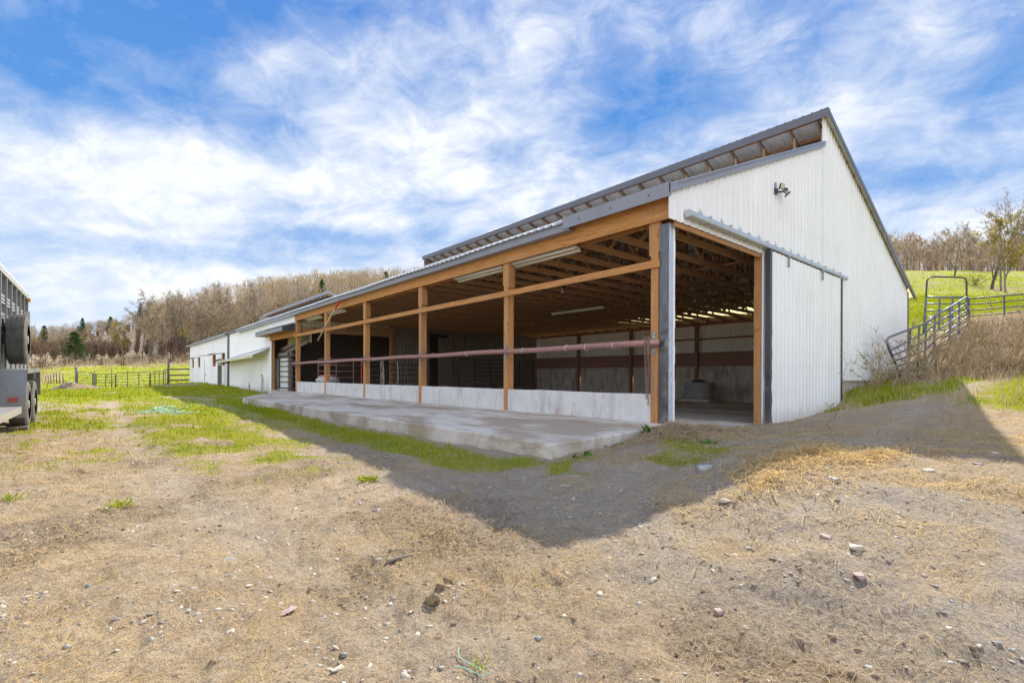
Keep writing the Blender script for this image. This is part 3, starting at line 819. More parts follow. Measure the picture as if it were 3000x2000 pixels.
trk = mb.build('door_track', M['track'], barn)
for i, x in enumerate((.95, 1.75, 2.55, 3.45, 4.3, 5.2, 6.1, 7.1, 8.3)):
    mb = MB(); mb.prism([(x - .16, 4.10), (x + .02, 4.10), (x - .16, 4.30)], -.05, -.04, 1)
    mb.box(x, x + .03, -.178, -.04, 4.02, 4.172); mb.build('track_bracket', M['track'], trk)
for x in (4.57, 6.83):
    mb = MB(); mb.box(x - .03, x - .018, -.19, -.165, 3.76, 4.03); mb.box(x + .018, x + .03, -.19, -.165, 3.76, 4.03); mb.box(x - .03, x + .03, -.19, -.165, 3.76, 3.775)
    mb.tube([(x, -.20, 3.99), (x, -.15, 3.99)], .028, 8); mb.build('door_hanger', M['bolt'], door)

# ---- partition at the far end of the open part
pt = LEN - .05
mb = MB()
sheet(mb, ribs(5.45, 7.9, .20, .03, .06, .03, False), lambda p: -.1, lambda p: 4.1, lambda p, z, off: (p, pt - off, z), 2)
sheet(mb, ribs(9.25, 16.9, .20, .03, .06, .03, False), lambda p: -.1, lambda p: 5.0, lambda p, z, off: (p, pt - off, z), 2)
sheet(mb, ribs(7.9, 9.25, .20, .03, .06, .03, False), lambda p: 3.8, lambda p: 5.0, lambda p, z, off: (p, pt - off, z), 1)
sheet(mb, ribs(5.45, 7.9, .20, .03, .06, .03, False), lambda p: 4.12, lambda p: zL(p) - .25, lambda p, z, off: (p, pt - off, z), 2)
mb.build('partition_boarding', M['greywood'], barn)
mb = MB(); mb.box(5.25, 5.44, pt - .06, pt + .1, -.1, 4.0); mb.build('partition_post', M['wood_z'], barn)
mb = MB(); mb.box(2.6, 5.5, pt - .10, pt - .065, 3.72, 3.96); mb.box(.25, 5.2, pt - .06, pt - .02, 3.45, 3.70)
mb.build('partition_beam', M['truss'], barn)
mb = MB(); sheet(mb, ribs(.22, 5.2), lambda p: 3.72, lambda p: max(zL(p) - .3, 4.25), lambda p, z, off: (p, pt - off + .03, z), 1)
mb.build('partition_sheeting', M['cream'], barn)
mb = MB()
sheet(mb, ribs(0, .95, .16, .02, .05, .03, False), lambda p: 0., lambda p: 3.55, lambda p, z, off: (8.30 + p, pt - .35 + p * .1 - off, z), 1)
o = mb.build('partition_door', M['greywood'], barn)
mb = MB(); mb.box(9.27, 9.36, pt - .32, pt - .22, -.1, 3.7); mb.build('door_stile', M['redwood'], o)

# ------------------------------------------------------------------ middle and far sections
mid = thing('white_shed', (0, 0, 0), 'white ribbed shed joined to the open barn, with small canopy and pent roof', 'shed')
T1, T2, T3 = LEN, 39.0, 60.6
mb = MB()
sheet(mb, ribs(T1 + .0, 26.3), lambda p: 3.46, lambda p: 4.55, lambda p, z, off: (-.008 - off, p, z), 1)
sheet(mb, ribs(26.3, T2), lambda p: -.05, lambda p: 4.50, lambda p, z, off: (-.008 - off, p, z), 2)
mb.build('front_wall', M['white_fresh'], mid)
mb = MB(); roof_sheet(mb, T1 + .005, 34.7, -.06, 7.4, zL); midroof = mb.build('roof', M['roof'], mid)
mb = MB(); pr = ribs(T1, T2); sheet(mb, pr, lambda p: 7.4, lambda p: 17.5, lambda p, s, o: (s, p, zL(7.4) - .36 * (s - 7.4) + o - .03), 1)
sheet(mb, ribs(34.7, T2), lambda p: -.06, lambda p: 7.4, lambda p, s, o: (s, p, zL(s) - .05 + o), 1); mb.build('back_roof', M['roof'], mid)
eave_drop(T1 + .005, 34.7).build('eave_edge', M['roof'], midroof)
mb = MB()
for a, b in ((T1 + .02, 24.9), (24.9, 28.1), (28.1, 31.4), (31.4, 34.75)):
    j = random.uniform(-.006, .006)
    mb.box(-.236 + j, -.215 + j, a, b + .02, 4.262 + j, 4.475 + j); mb.box(-.24 + j, -.02, a, b + .02, 4.25 + j, 4.261 + j)
mb.build('eave_fascia', M['trim'], mid)
mb = MB(); mb.box(-.13, -.01, 34.78, T2 + .1, 4.36, 4.56); mb.build('dark_fascia', M['dark_trim'], mid)
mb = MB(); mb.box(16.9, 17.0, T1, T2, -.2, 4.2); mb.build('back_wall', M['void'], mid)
# walls of the dark rooms seen through the opening
mb = MB(); mb.box(.2, 16.9, 30.0, 30.1, -.2, 5.0); mb.build('inner_wall', M['greywood'], mid)
mb = MB(); mb.box(.05, 16.9, T1 + .02, 30, -.1, .15); mb.build('floor', M['floor'], mid)
# canopy over the gate
mb = MB(); mb.box(.0, .17, 26.3, 26.5, .0, 3.46); mb.build('canopy_post', M['wood_z'], mid, bevel=.004)
mb = MB(); mb.box(-.042, -.002, T1 + .03, 26.5, 3.20, 3.46); mb.build('canopy_beam', M['wood_y'], mid, bevel=.003)
mb = MB(); sheet(mb, ribs(T1 + .0, 27.5), lambda p: -.78, lambda p: -.04, lambda p, s, o: (s, p, 3.72 + .33 * (s + .6) + o + .03), 1)
cr = mb.build('canopy_roof', M['roof'], mid)
mb = MB(); mb.box(-.66, -.635, T1 + .01, 27.3, 3.47, 3.70); mb.build('canopy_fascia', M['trim'], cr)
mb = MB(); mb.prism([(-.66, 3.47), (-.04, 3.47), (-.04, 3.86), (-.66, 3.70)], T1 - .012, T1 + .008, 1); mb.build('canopy_end', M['dark_trim'], cr)
mb = MB(); mb.box(-.63, -.045, T1 + .02, 27.3, 3.462, 3.472); mb.build('canopy_soffit', M['wood_y'], cr)
mb = MB(); sheet(mb, ribs(T1 + .3, 26.3), lambda p: 2.95, lambda p: 4.3, lambda p, z, off: (.9 + off, p, z), 1); mb.build('inner_sheeting', M['cream'], mid)
mb = MB(); mb.bar((.66, T1 + .4, 3.25), (.66, 28, 2.55), .05, .2); mb.bar((.72, T1 + .4, 3.0), (.72, 28, 2.3), .05, .2); mb.build('sloping_brace', M['greywood'], mid)
mb = MB(); sheet(mb, ribs(24.6, 27.6), lambda p: .1, lambda p: 2.2, lambda p, z, off: (.5 - off, p, z), 1); mb.build('pen_sheeting', M['white_old'], mid)
mb = MB(); mb.box(.42, .60, 24.3, 24.58, .0, 2.5); mb.box(.42, .58, 24.1, 28, 2.22, 2.50); mb.build('pen_frame', M['greywood'], mid)
# pent roof on the outside wall
mb = MB()
vs = []; pr = ribs(26.55, 38.3); 
for p, o in pr:
    k = (p - 26.55) / (38.3 - 26.55); vs += [(-.03, p, 2.80 - .37 * k + o), (-1.0, p, 2.36 - .16 * k + o)]
mb.add(vs, [(2 * i, 2 * i + 1, 2 * i + 3, 2 * i + 2) for i in range(len(pr) - 1)])
pent = mb.build('pent_roof', M['roof'], mid)
mb = MB()
for i in range(11):
    p = 27.0 + i * 1.08; k = (p - 26.55) / (38.3 - 26.55)
    mb.bar((-.03, p, 2.72 - .37 * k), (-.97, p, 2.29 - .16 * k), .045, .10)
mb.bar((-.95, 26.6, 2.29), (-.95, 38.2, 2.14), .04, .12); mb.build('pent_rafter', M['cream'], pent)  # pale cream imitates sunlight reflected onto the pent eave
mb = MB(); mb.bar((-.04, 26.55, 2.845), (-.04, 38.3, 2.475), .012, .07); mb.build('flashing', M['trim'], pent)
mb = MB(); mb.box(-1.02, -.03, 38.25, 38.31, 2.1, 2.36); mb.build('pent_end', M['dark_trim'], pent)
mb = MB(); mb.box(-.055, -.03, 28.1, 34.0, .30, 2.12); o = mb.build('sliding_panel', M['white_fresh'], mid)
mb = MB()
for t in (30.2, 30.9, 31.2, 31.5): mb.box(-.072, -.056, t, t + .05, .35, 2.05)
mb.build('panel_rib', M['white_old'], o)
mb = MB(); mb.box(-.10, -.02, 26.6, 38.9, -.1, .24); mb.build('base_wall', M['oldcon'], mid)

farb = thing('white_barn', (0, 0, 0), 'far white barn with four propped window flaps and dark corner trim', 'barn')
mb = MB(); prof = ribs(T2 + .12, T3)
WIN = [(40.3, 41.5), (44.5, 45.9), (53.2, 54.4), (57.5, 58.7)]
xs = [T2 + .12]
for a, b in WIN: xs += [a, b]
xs.append(T3)
for i in range(len(xs) - 1):
    a, b = xs[i], xs[i + 1]; pr = ribs(a, b)
    if i % 2 == 0: sheet(mb, pr, lambda p: -.2, lambda p: 4.42, lambda p, z, off: (-.006 - off, p, z), 2)
    else:
        sheet(mb, pr, lambda p: -.2, lambda p: 1.95, lambda p, z, off: (-.006 - off, p, z), 1)
        sheet(mb, pr, lambda p: 2.95, lambda p: 4.42, lambda p, z, off: (-.006 - off, p, z), 1)
mb.build('front_wall', M['white_fresh'], farb)
for a, b in WIN:
    mb = MB(); mb.box(.0, .16, a - .0, a + .05, 1.95, 2.95); mb.box(.0, .16, b - .05, b, 1.95, 2.95); mb.box(.0, .16, a + .05, b - .05, 1.95, 2.0); mb.box(.0, .16, a + .05, b - .05, 2.90, 2.95)
    mb.box(.17, .20, a, b, 1.95, 2.95)
    w = mb.build('window', M['wood_z'], farb)
    mb = MB(); mb.bar((-.02, (a + b) / 2, 2.96), (-1.02, (a + b) / 2, 2.90 + random.uniform(-.04, .04)), b - a, .04); mb.build('window_flap', M['fencewood'], w)
mb = MB(); mb.box(-.07, .12, T2 - .50, T2 + .115, -.1, 4.40); mb.build('corner_trim', M['dark_trim'], farb)
mb = MB(); mb.box(.0, .12, T3 - .02, T3 + .02, -.2, 4.4); mb.build('corner_trim', M['dark_trim'], farb)
mb = MB(); mb.box(-.028, -.012, 50.25, 50.35, .1, 2.6); mb.box(-.05, -.028, 49.6, 49.75, 1.1, 1.3); mb.build('door_latch', M['black'], farb)
mb = MB(); roof_sheet(mb, T2 - .1, T3 + 1.2, -.2, 7.5, zL); lr = mb.build('lower_roof', M['roof'], farb)
mb = MB(); mb.box(-.24, -.20, T2 + .1, T3 + 1.2, 4.33, 4.49); mb.build('eave_fascia', M['trim'], lr)
mb = MB(); roof_sheet(mb, 37.6, 59.4, 7.2, 17.7, zU); ur = mb.build('upper_roof', M['roof'], farb)
mb = MB(); mb.box(7.2, 7.225, 37.55, 59.4, 8.22, 8.43); mb.build('ridge_fascia', M['trim'], ur)
rake(zU, 7.25, 17.7, 37.5, .16, []).build('rake_trim', M['trim'], ur)
mb = MB()
for i in range(26):
    t = 37.8 + i * .86; mb.bar((7.3, t, zU(7.3) - .2), (12, t, zU(12) - .2), .045, .17)
mb.build('rafter', M['truss'], ur)
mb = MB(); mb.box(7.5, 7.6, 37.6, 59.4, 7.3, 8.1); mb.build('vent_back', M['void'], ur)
mb = MB(); mb.box(.25, 17, T3 - .1, T3 - .05, -.2, 4.5); mb.box(.25, 17, T2 + .2, T2 + .25, -.2, 4.5); mb.box(16.9, 17, T2, T3, -.2, 4.5)
mb.add([(.25, T3 - .08, 4.3), (7.3, T3 - .08, 7.4), (17, T3 - .08, 4.3)], [(0, 1, 2)]); mb.add([(7.5, 38.0, 4.5), (7.5, 38.0, 8.1), (17, 38.0, 4.6)], [(0, 1, 2)])
mb.build('end_wall', M['white_old'], farb)

# ------------------------------------------------------------------ apron of concrete
mb = MB()
poly = [(-.004, .36)]
pts = [(-3.41, -.40)]
for i in range(1, 24): pts.append((-3.41 - .2 * i / 24 + random.uniform(-.012, .012), -.40 + 16.1 * i / 24))
pts += [(-3.62, 15.7), (-2.4, 18.6), (-.6, 22.2), (-.02, 26.2), (.012, 26.2), (.012, .27), (-.02, -.05)]
n = len(pts); vs = []
for (x, y) in pts: vs.append((x, y, -.05))
for (x, y) in pts: vs.append((x + random.uniform(-.01, .01), y, .345))
cx, cy = -1.7, 9.0
for (x, y) in pts:
    d = Vector((cx - x, 0, 0)).normalized() * .02
    vs.append((x + (d.x if x < -.1 else 0), y + (.02 if y < 0 else (-.02 if y > 15 else 0)), .36))
fs = [tuple(range(2 * n, 3 * n))]
for i in range(n):
    j = (i + 1) % n; fs += [(i, j, n + j, n + i), (n + i, n + j, 2 * n + j, 2 * n + i)]
mb.add(vs, fs); o = mb.build('pavement', M['slab']); tag(o, kind='structure')

# ------------------------------------------------------------------ lamps under the header, hanging lamp
def strip_light(t0, t1, label, group):
    th = thing('strip_light', (.12, (t0 + t1) / 2, 3.965), label, 'light', group)
    L = t1 - t0; th.rotation_euler = (0, R(24), 0)
    mb = MB(); pr = [(-.11, -.055), (-.075, -.03), (-.03, -.03), (-.022, -.012), (.022, -.012), (.03, -.03), (.075, -.03), (.11, -.055)]
    vs = []; 
    for y in (-L / 2, L / 2):
        for x, z in pr: vs.append((x, y, z))
        for x, z in reversed(pr): vs.append((x, y, z + .012))
    m = len(pr) * 2
    mb.add(vs, [(i, (i + 1) % m, m + (i + 1) % m, m + i) for i in range(m)] + [tuple(range(m - 1, -1, -1)), tuple(range(m, 2 * m))])
    mb.build('reflector', M['cream'], th)
    mb = MB(); mb.box(-.035, .035, -L / 2 + .02, L / 2 - .02, -.005, .0); mb.build('housing', M['plastic_grey'], th)
    mb = MB()
    for x in (-.055, .055): mb.tube([(x, -L / 2 + .03, -.058), (x, L / 2 - .03, -.058)], .013, 8)
    mb.build('tube', M['tube'], th, smooth=True)
    return th
strip_light(2.35, 4.5, 'ribbed cream strip light under the header beam, nearest the gable corner', 'strip lights along the header beam')
strip_light(4.82, 7.0, 'ribbed cream strip light under the header beam, second from the gable corner', 'strip lights along the header beam')
strip_light(15.4, 17.35, 'pale strip light under the header beam beside the leaning red-tipped pole', 'strip lights along the header beam')
strip_light(18.2, 20.3, 'pale strip light under the header beam, last before the small canopy', 'strip lights along the header beam')
th = thing('hanging_light', (6.4, 8.1, 3.72), 'thin white strip light hanging in the dark under the roof trusses', 'light')
mb = MB(); mb.box(-.05, .05, -1.35, 1.35, 0, .05); mb.build('housing', M['plastic_white'], th)
mb = MB(); mb.tube([(0, -1.3, -.016), (0, 1.3, -.016)], .014, 8); mb.build('tube', M['tube'], th)
mb = MB(); 
for y in (-1.1, 1.1): mb.tube([(0, y, .05), (0, y, .32)], .006, 4)
mb.build('hanger_wire', M['bolt'], th)
def bulb(x, y, z, label):
    th = thing('light_bulb', (x, y, z), label, 'bulb', 'bare bulbs under the trusses')
    mb = MB(); mb.tube([(0, 0, .0), (0, 0, .012), (0, 0, .04), (0, 0, .07), (0, 0, .1)], [.008, .027, .033, .022, .014], 10); mb.build('globe', M['tube'], th, smooth=True)
    mb = MB(); mb.tube([(0, 0, .1), (0, 0, .15)], .02, 8); mb.tube([(0, 0, .15), (0, 0, 4.05 - z)], .006, 4); mb.build('socket', M['plastic_grey'], th)
bulb(3.0, 5.6, 3.72, 'bare bulb hanging from the trusses near the second strip light')
bulb(9.0, 13.5, 3.72, 'bare bulb hanging deep in the barn behind the near posts')
bulb(8.2, 4.2, 3.80, 'bare bulb on a cord hanging between corner jamb and the hanging strip light')

# ------------------------------------------------------------------ floodlight on the gable
th = thing('flood_light', (4.12, -.045, 5.44), 'black three-headed security floodlight on the white gable wall', 'floodlight')
mb = MB(); mb.box(-.06, .06, -.06, 0, -.10, .10); mb.tube([(0, -.05, -.02), (.05, -.13, -.03), (.12, -.16, -.02)], .035, 8); mb.build('mount', M['black'], th, bevel=.01)
mb = MB(); mb.box(-.045, .02, -.05, 0, .11, .30); mb.build('conduit', M['plastic_grey'], th, bevel=.008)
def head(c, tilt, yaw, nm):
    mb = MB(); mb.box(-.125, .125, -.02, .02, -.085, .085); o = mb.build('lamp_head', M['black'], th, bevel=.008)
    o.location = c; o.rotation_euler = (tilt, 0, yaw)
    mb = MB(); mb.box(-.105, .105, -.026, -.0205, -.068, .068); mb.build('lens', M['lens'], o)
    mb = MB()
    for i in range(6): mb.box(-.1 + i * .04, -.09 + i * .04, .0205, .04, -.06, .06)
    mb.build('cooling_fin', M['black'], o)
head((.16, -.16, .18), R(18), R(-8), 0)
head((.42, -.16, .12), R(115), R(28), 1)
head((.46, -.22, -.04), R(55), R(30), 2); th.scale = (.68, .68, .68)
mb = MB(); mb.tube([(0, -.06, .05), (.10, -.12, .10), (.16, -.14, .16)], .018, 6); mb.tube([(.1, -.16, -.02), (.28, -.18, .03), (.42, -.16, .1)], .018, 6); mb.tube([(.2, -.17, 0), (.36, -.2, -.02), (.46, -.22, -.04)], .018, 6); mb.build('arm', M['black'], th)

# ------------------------------------------------------------------ chain on the pipe, leaning pole, rope
th = thing('chain', (-.075, .42, 1.85), 'rusty chain looped over the pipe rail, hanging by the corner jamb', 'chain')
def torus(mb, c, rx, rz, r, vert, ang):
    pts = []
    for i in range(13):
        a = 2 * math.pi * i / 12; u = math.cos(a) * rx; w = math.sin(a) * rz
        pts.append((c[0] + u * math.cos(ang), c[1] + u * math.sin(ang), c[2] + w))
    mb.tube(pts, r, 5, False)
mb = MB()
for i in range(22):
    z = .04 - i * .056; x = -.082 - .004 * math.sin(i)
    torus(mb, (x, .0 + .01 * math.sin(i * .5), z), .017, .036, .0055, True, (i % 2) * math.pi / 2)
for i in range(20):
    z = .04 - i * .056
    torus(mb, (-.078, .075 - .035 * i / 20, z), .017, .036, .0055, True, ((i + 1) % 2) * math.pi / 2)
for i in range(5):
    torus(mb, (-.04 + i * .03, .02 + .01 * i, .025), .034, .014, .0055, True, 0)
mb.build('links', M['chain'], th)
th = thing('pole', (-.30, 17.4, 2.75), 'pale wooden pole with red tip hung slanting below the eave', 'pole')
a = Vector((0, 0, 0)); b = Vector((0, -2.08, 1.22)); c = Vector((0, -2.6, 1.49))
mb = MB(); mb.tube([a, a * .5 + b * .5, b], [.034, .034, .032], 10); mb.build('handle', M['pole'], th, smooth=True)
mb = MB(); mb.tube([b, c], [.042, .04], 8); mb.build('tip', M['red'], th)
mb = MB(); mb.tube([c, c + Vector((.02, -.02, .12))], .012, 5); mb.build('hook', M['bolt'], th)
def rope(x, t, label, n):
    th = thing('rope', (x, t, 1.74), label, 'rope', 'ropes hanging behind the front posts')
    mb = MB()
    for k in range(n):
        o = k * .09; L = random.uniform(.8, 1.05)
        pts = [(0 + .02 * math.sin(i * .9 + k), o - .12 * (1 - ((i - 5) / 5) ** 2) * (1 if i > 5 else .2), -L * math.sin(math.pi * i / 10) ** .7) for i in range(11)]
        mb.tube(pts, .008, 5)
    mb.build('strand', M['rope'], th)
rope(.30, 12.15, 'looped rope hanging under the pipe rail behind the fourth front post', 3)
rope(.9, 12.2, 'single frayed rope hanging beside the dark partition opening', 1)
mb = MB(); mb.tube([(0, -.25, 0), (0, .6, 0)], .02, 6); mb.build('peg', M['pipe'], None); 
bpy.data.objects.remove(bpy.data.objects['peg'])

# ------------------------------------------------------------------ gates and tanks in the barn
def gate(name, w, h, rails, m, th, ups=True, r=.025):
    mb = MB(); rc = .12
    mb.tube([(0, 0, 0), (0, 0, h - rc), (.03, 0, h - .03), (rc, 0, h), (w - rc, 0, h), (w - .03, 0, h - .03), (w, 0, h - rc), (w, 0, 0)], r * 1.1, 8)
    mb.tube([(0, 0, .05), (w, 0, .05)], r, 8)
    mb.build('frame', m, th, smooth=True)
    for i in range(1, rails - 1):
        z = .05 + (h - .05) * (i / (rails - 1)) ** .92
        mb = MB(); mb.tube([(0, 0, z), (w, 0, z)], r * .9, 6); mb.build('rail', m, th, smooth=True)
    nst = max(1, round(w / 1.4))
    for i in range(1, nst + 1 if ups else 1):
        x = w * i / (nst + 1); mb = MB(); mb.box(x - .02, x + .02, -.028, .028, .0, h); mb.build('upright', m, th)
g1 = thing('livestock_gate', (9.35, 20.6, .55), 'black six-rail gate standing against the dark boards at the back of the barn', 'gate', None, 0)
gate('g', 6.3, 1.70, 7, M['black'], g1)
g2 = thing('livestock_gate', (.24, 22.0, .42), 'black five-rail gate across the opening under the small canopy', 'gate', None, R(88))
gate('g', 4.1, 1.85, 7, M['black'], g2, False, .034)
g3 = thing('livestock_gate', (.9, 20.9, .3), 'brown rounded gate behind the red-lidded drum, at the far end of the pipe rail', 'gate', None, R(-12))
gate('g', 2.6, 1.75, 6, M['pipe'], g3)
g4 = thing('livestock_gate', (2.2, 18.5, .3), 'dark gate with red end post seen between the second and third far posts', 'gate', None, R(-20))
gate('g', 3.2, 1.45, 6, M['black'], g4)
mb = MB(); mb.box(-.05, .01, -.04, .04, -.05, 1.6); mb.build('end_post', M['red'], g4)

th = thing('feed_drum', (.92, 19.6, .21), 'grey plastic drum with red lid behind the far low wall', 'drum')
mb = MB(); mb.tube([(0, 0, 0), (0, 0, .04), (0, 0, .34), (0, 0, .36), (0, 0, .70), (0, 0, .73), (0, 0, .78), (0, 0, .81), (0, 0, .88), (0, 0, .92)], [.44, .48, .50, .53, .54, .57, .57, .53, .47, .42], 24); mb.build('body', M['plastic_white'], th, smooth=True)
mb = MB(); mb.tube([(0, 0, .92), (0, 0, .96), (0, 0, 1.0), (0, 0, 1.02)], [.42, .41, .34, .12], 24); mb.build('lid', M['lidred'], th, smooth=True)
th = thing('bucket', (.5, 18.55, .21), 'small dark bucket with white rim beside the red-lidded drum', 'bucket')
mb = MB(); mb.tube([(0, 0, 0), (0, 0, .58), (0, 0, .6)], [.15, .19, .19], 16, True); mb.build('body', M['black'], th)
mb = MB(); mb.tube([(0, 0, .60), (0, 0, .65)], .205, 16); mb.tube([(0, 0, .72), (0, 0, .75)], .2, 16); mb.build('rim', M['plastic_white'], th)
th = thing('water_tank', (15.4, 8.0, -.08), 'grey round-ended water trough on the floor by the back concrete wall', 'trough')
mb = MB(); P = []
for i in range(24):
    a = 2 * math.pi * i / 24; P.append((.42 * math.cos(a), .30 * (1 if math.sin(a) > 0 else -1) + .42 * math.sin(a)))
mb.prism(P, .18, .98, 2); mb.build('tank', M['plastic_grey'], th, bevel=.02)
mb = MB(); mb.prism([(x * 1.08, y * 1.06) for x, y in P], .94, 1.0, 2); mb.build('rim', M['plastic_grey'], th)
mb = MB(); mb.tube([(0, 0, 1.0), (0, 0, 1.1), (0, 0, 1.17)], [.34, .28, .05], 14); mb.build('float_cover', M['black'], th)
mb = MB(); mb.box(-.6, .6, -.85, .85, -.02, .178); mb.build('plinth', M['oldcon'], th)

# ------------------------------------------------------------------ stock trailer
tz = .30
tl = thing('stock_trailer', (-8.95, 7.0, tz), 'grey slatted stock trailer with white roof and spare tyre on its side', 'trailer')
TY0, TY1, SW = -4.6, 4.0, -2.05          # local: y along the trailer, x outwards (+) to the right hand side
mb = MB()
mb.box(SW, 0, TY0, TY1, .34, .42); mb.build('deck', M['trailer'], tl)
for x0, nm in ((-.03, 'r'), (SW, 'l')):
    mb = MB(); mb.box(x0, x0 + .03, TY0, TY1, .42, 1.72); 
    for z in (.75, 1.1, 1.45): mb.box(x0 - .008, x0 + .038, TY0, TY1, z, z + .04)
    mb.build('side_panel', M['trailer'], tl)
    mb = MB()
    for z in (1.80, 1.86, 1.92, 2.12, 2.18, 2.24): mb.box(x0 + .004, x0 + .026, TY0, TY1, z, z + .035)
    mb.build('side_slat', M['trailer_light'], tl)
    for i in range(14):
        y = TY0 + .02 + i * (TY1 - TY0 - .1) / 13
        mb = MB(); mb.box(x0 - .02, x0 + .05, y, y + .07, .36, 2.62); mb.build('side_post', M['trailer'], tl)
    mb = MB(); mb.box(x0 - .03, x0 + .06, TY0, TY1, 2.60, 2.70); mb.build('top_rail', M['trailer_light'], tl)
mb = MB(); pr = []
for i in range(13):
    a = math.pi * i / 12; pr.append((SW / 2 + (-SW / 2 + .02) * math.cos(a), 2.70 + .24 * math.sin(a) ** .8))
mb.prism(pr, TY0, TY1, 1); mb.build('roof', M['trailer_roof'], tl, smooth=False)
mb = MB(); mb.box(SW + .04, -.04, TY1 - .03, TY1, .42, 1.9); mb.box(SW + .04, -.04, TY0, TY0 + .03, .42, 1.9); mb.build('end_panel', M['trailer'], tl)
mb = MB(); 
for i in range(5): mb.box(SW + .1 + i * .42, SW + .15 + i * .42, TY1 - .03, TY1, 1.9, 2.7)
mb.build('end_bar', M['trailer'], tl)
mb = MB(); mb.box(.0, .06, TY1 - .12, TY1 - .03, 2.55, 2.63); mb.build('marker_light', M['amber'], tl)
mb = MB(); mb.box(-.01, .07, TY1 - .35, TY1 - .28, 2.0, 2.3); mb.build('latch_handle', M['trailer_light'], tl)

def wheel(parent, name, loc, rad, width, axis_x=True):
    mb = MB(); n = 40; prof = [(-.5, .62), (-.5, .78), (-.46, .93), (-.38, .99), (.38, .99), (.46, .93), (.5, .78), (.5, .62)]
    vs = []; fs = []; m = len(prof)
    for i in range(n):
        a = 2 * math.pi * i / n
        for w, q in prof: vs.append((w * width, math.cos(a) * q * rad, math.sin(a) * q * rad))
    for i in range(n):
        for j in range(m - 1): fs.append((i * m + j, i * m + j + 1, ((i + 1) % n) * m + j + 1, ((i + 1) % n) * m + j))
    mb.add(vs, fs)
    for i in range(72):                     # tread blocks in four staggered rows
        for rrow, w0 in enumerate((-.40, -.19, .03, .24)):
            a = 2 * math.pi * (i + .5 * (rrow % 2)) / 72
            y, z = math.cos(a), math.sin(a); w = w0 * width; ww = .155 * width; ha = .028
            p = []
            for q in (.985, 1.012):
                for da in (-ha, ha):
                    for dw in (0, ww): p.append((w + dw, math.cos(a + da + (.012 if dw else -.012)) * q * rad, math.sin(a + da + (.012 if dw else -.012)) * q * rad))
            mb.add(p, [(0, 1, 3, 2), (4, 6, 7, 5), (0, 4, 5, 1), (2, 3, 7, 6), (0, 2, 6, 4), (1, 5, 7, 3)])
    o = mb.build(name, M['rubber'], parent); o.location = loc
    mb = MB(); mb.tube([(-.42 * width, 0, 0), (.30 * width, 0, 0), (.34 * width, 0, 0)], [.64 * rad, .64 * rad, .60 * rad], 24)
    mb.tube([(.34 * width, 0, 0), (.48 * width, 0, 0)], [.2 * rad, .17 * rad], 16); mb.build('rim', M['trailer_light'], o)
    return o
for y in (-.12, .90):
    for x in (.26, -2.30): wheel(tl, 'wheel', (x, y, .39), .39, .23)
wheel(tl, 'spare_wheel', (.19, .38, 1.50), .42, .26)
mb = MB(); mb.box(-.0, .07, .30, .46, 1.42, 1.58); mb.tube([(-.02, .38, 1.9), (.05, .38, 1.5)], .02, 6); mb.build('spare_bracket', M['black'], tl)
for sgn, x0, x1 in ((1, .0, .39), (-1, SW - .39, SW)):
    mb = MB(); pr = [(-.86, .56), (-.84, .60), (-.76, .90), (1.46, .96), (1.58, .60), (1.56, .56), (1.43, .935), (-.735, .875)]
    mb.prism(pr[:4] + pr[4:], x0, x1, 0) if False else None
    mb.bar((x0 * .5 + x1 * .5, -.86, .22), (x0 * .5 + x1 * .5, -.845, .575), x1 - x0, .018, (0, 1, 0))
    mb.bar((x0 * .5 + x1 * .5, -.846, .57), (x0 * .5 + x1 * .5, -.70, .955), x1 - x0, .018, (0, 1, 0))
    mb.bar((x0 * .5 + x1 * .5, -.705, .958), (x0 * .5 + x1 * .5, 1.46, 1.0), x1 - x0, .018)
    mb.bar((x0 * .5 + x1 * .5, 1.46, .995), (x0 * .5 + x1 * .5, 1.62, .5), x1 - x0, .018, (0, 1, 0))
    e = x1 if sgn > 0 else x0
    mb.bar((e, -.72, .945), (e, 1.46, .985), .02, .07); mb.bar((e, .36, .99), (e, .36, .82), .02, .05, (0, 1, 0))
    f = mb.build('fender', M['trailer'], tl)
    if sgn > 0:
        mb = MB(); mb.box(.19, .30, -.885, -.862, .47, .53); mb.build('side_light', M['redlens'], f)
mb = MB(); mb.box(.03, .36, TY0 + .6, -1.05, .30, .40); mb.build('step', M['trailer_light'], tl)
th = thing('timber_block', (-8.72, 6.55, gz1(-8.72, 6.55)), 'brown timber block under the near trailer wheel', 'block')
mb = MB(); mb.box(-.22, .16, -.10, .10, -.05, .075); mb.build('block', M['stick'], th, bevel=.01)

# ------------------------------------------------------------------ pen panels and fences far left
def corral_panel(p, q, h, m, label, cat='panel', group=None, rails=6, ups=2, base=None):
    p = Vector(p); q = Vector(q); d = q - p; w = math.hypot(d.x, d.y)
    th = thing('corral_panel', p, label, cat, group, math.atan2(d.y, d.x))
    dz = d.z; mb = MB(); r = .03; rc = .15
    f = lambda x, z: (x, 0, z + dz * x / w)
    mb.tube([f(0, -.05), f(0, h - rc), f(.04, h - .04), f(rc, h), f(w - rc, h), f(w - .04, h - .04), f(w, h - rc), f(w, -.05)], r, 8); mb.build('frame', m, th, smooth=True)
    for i in range(rails - 1):
        z = .12 + (h - .12) * i / (rails - 1); mb = MB(); mb.tube([f(0, z), f(w, z)], r * .8, 6); mb.build('rail', m, th, smooth=True)
    for i in range(1, ups + 1):
        x = w * i / (ups + 1); mb = MB(); mb.bar(f(x, .08), f(x, h), .05, .05, (0, 1, 0)); mb.build('upright', m, th)
    return th
def gp(x, y, dz=0): return (x, y, gz1(x, y) + dz)
PG = 'round pipe panels of the far pen'
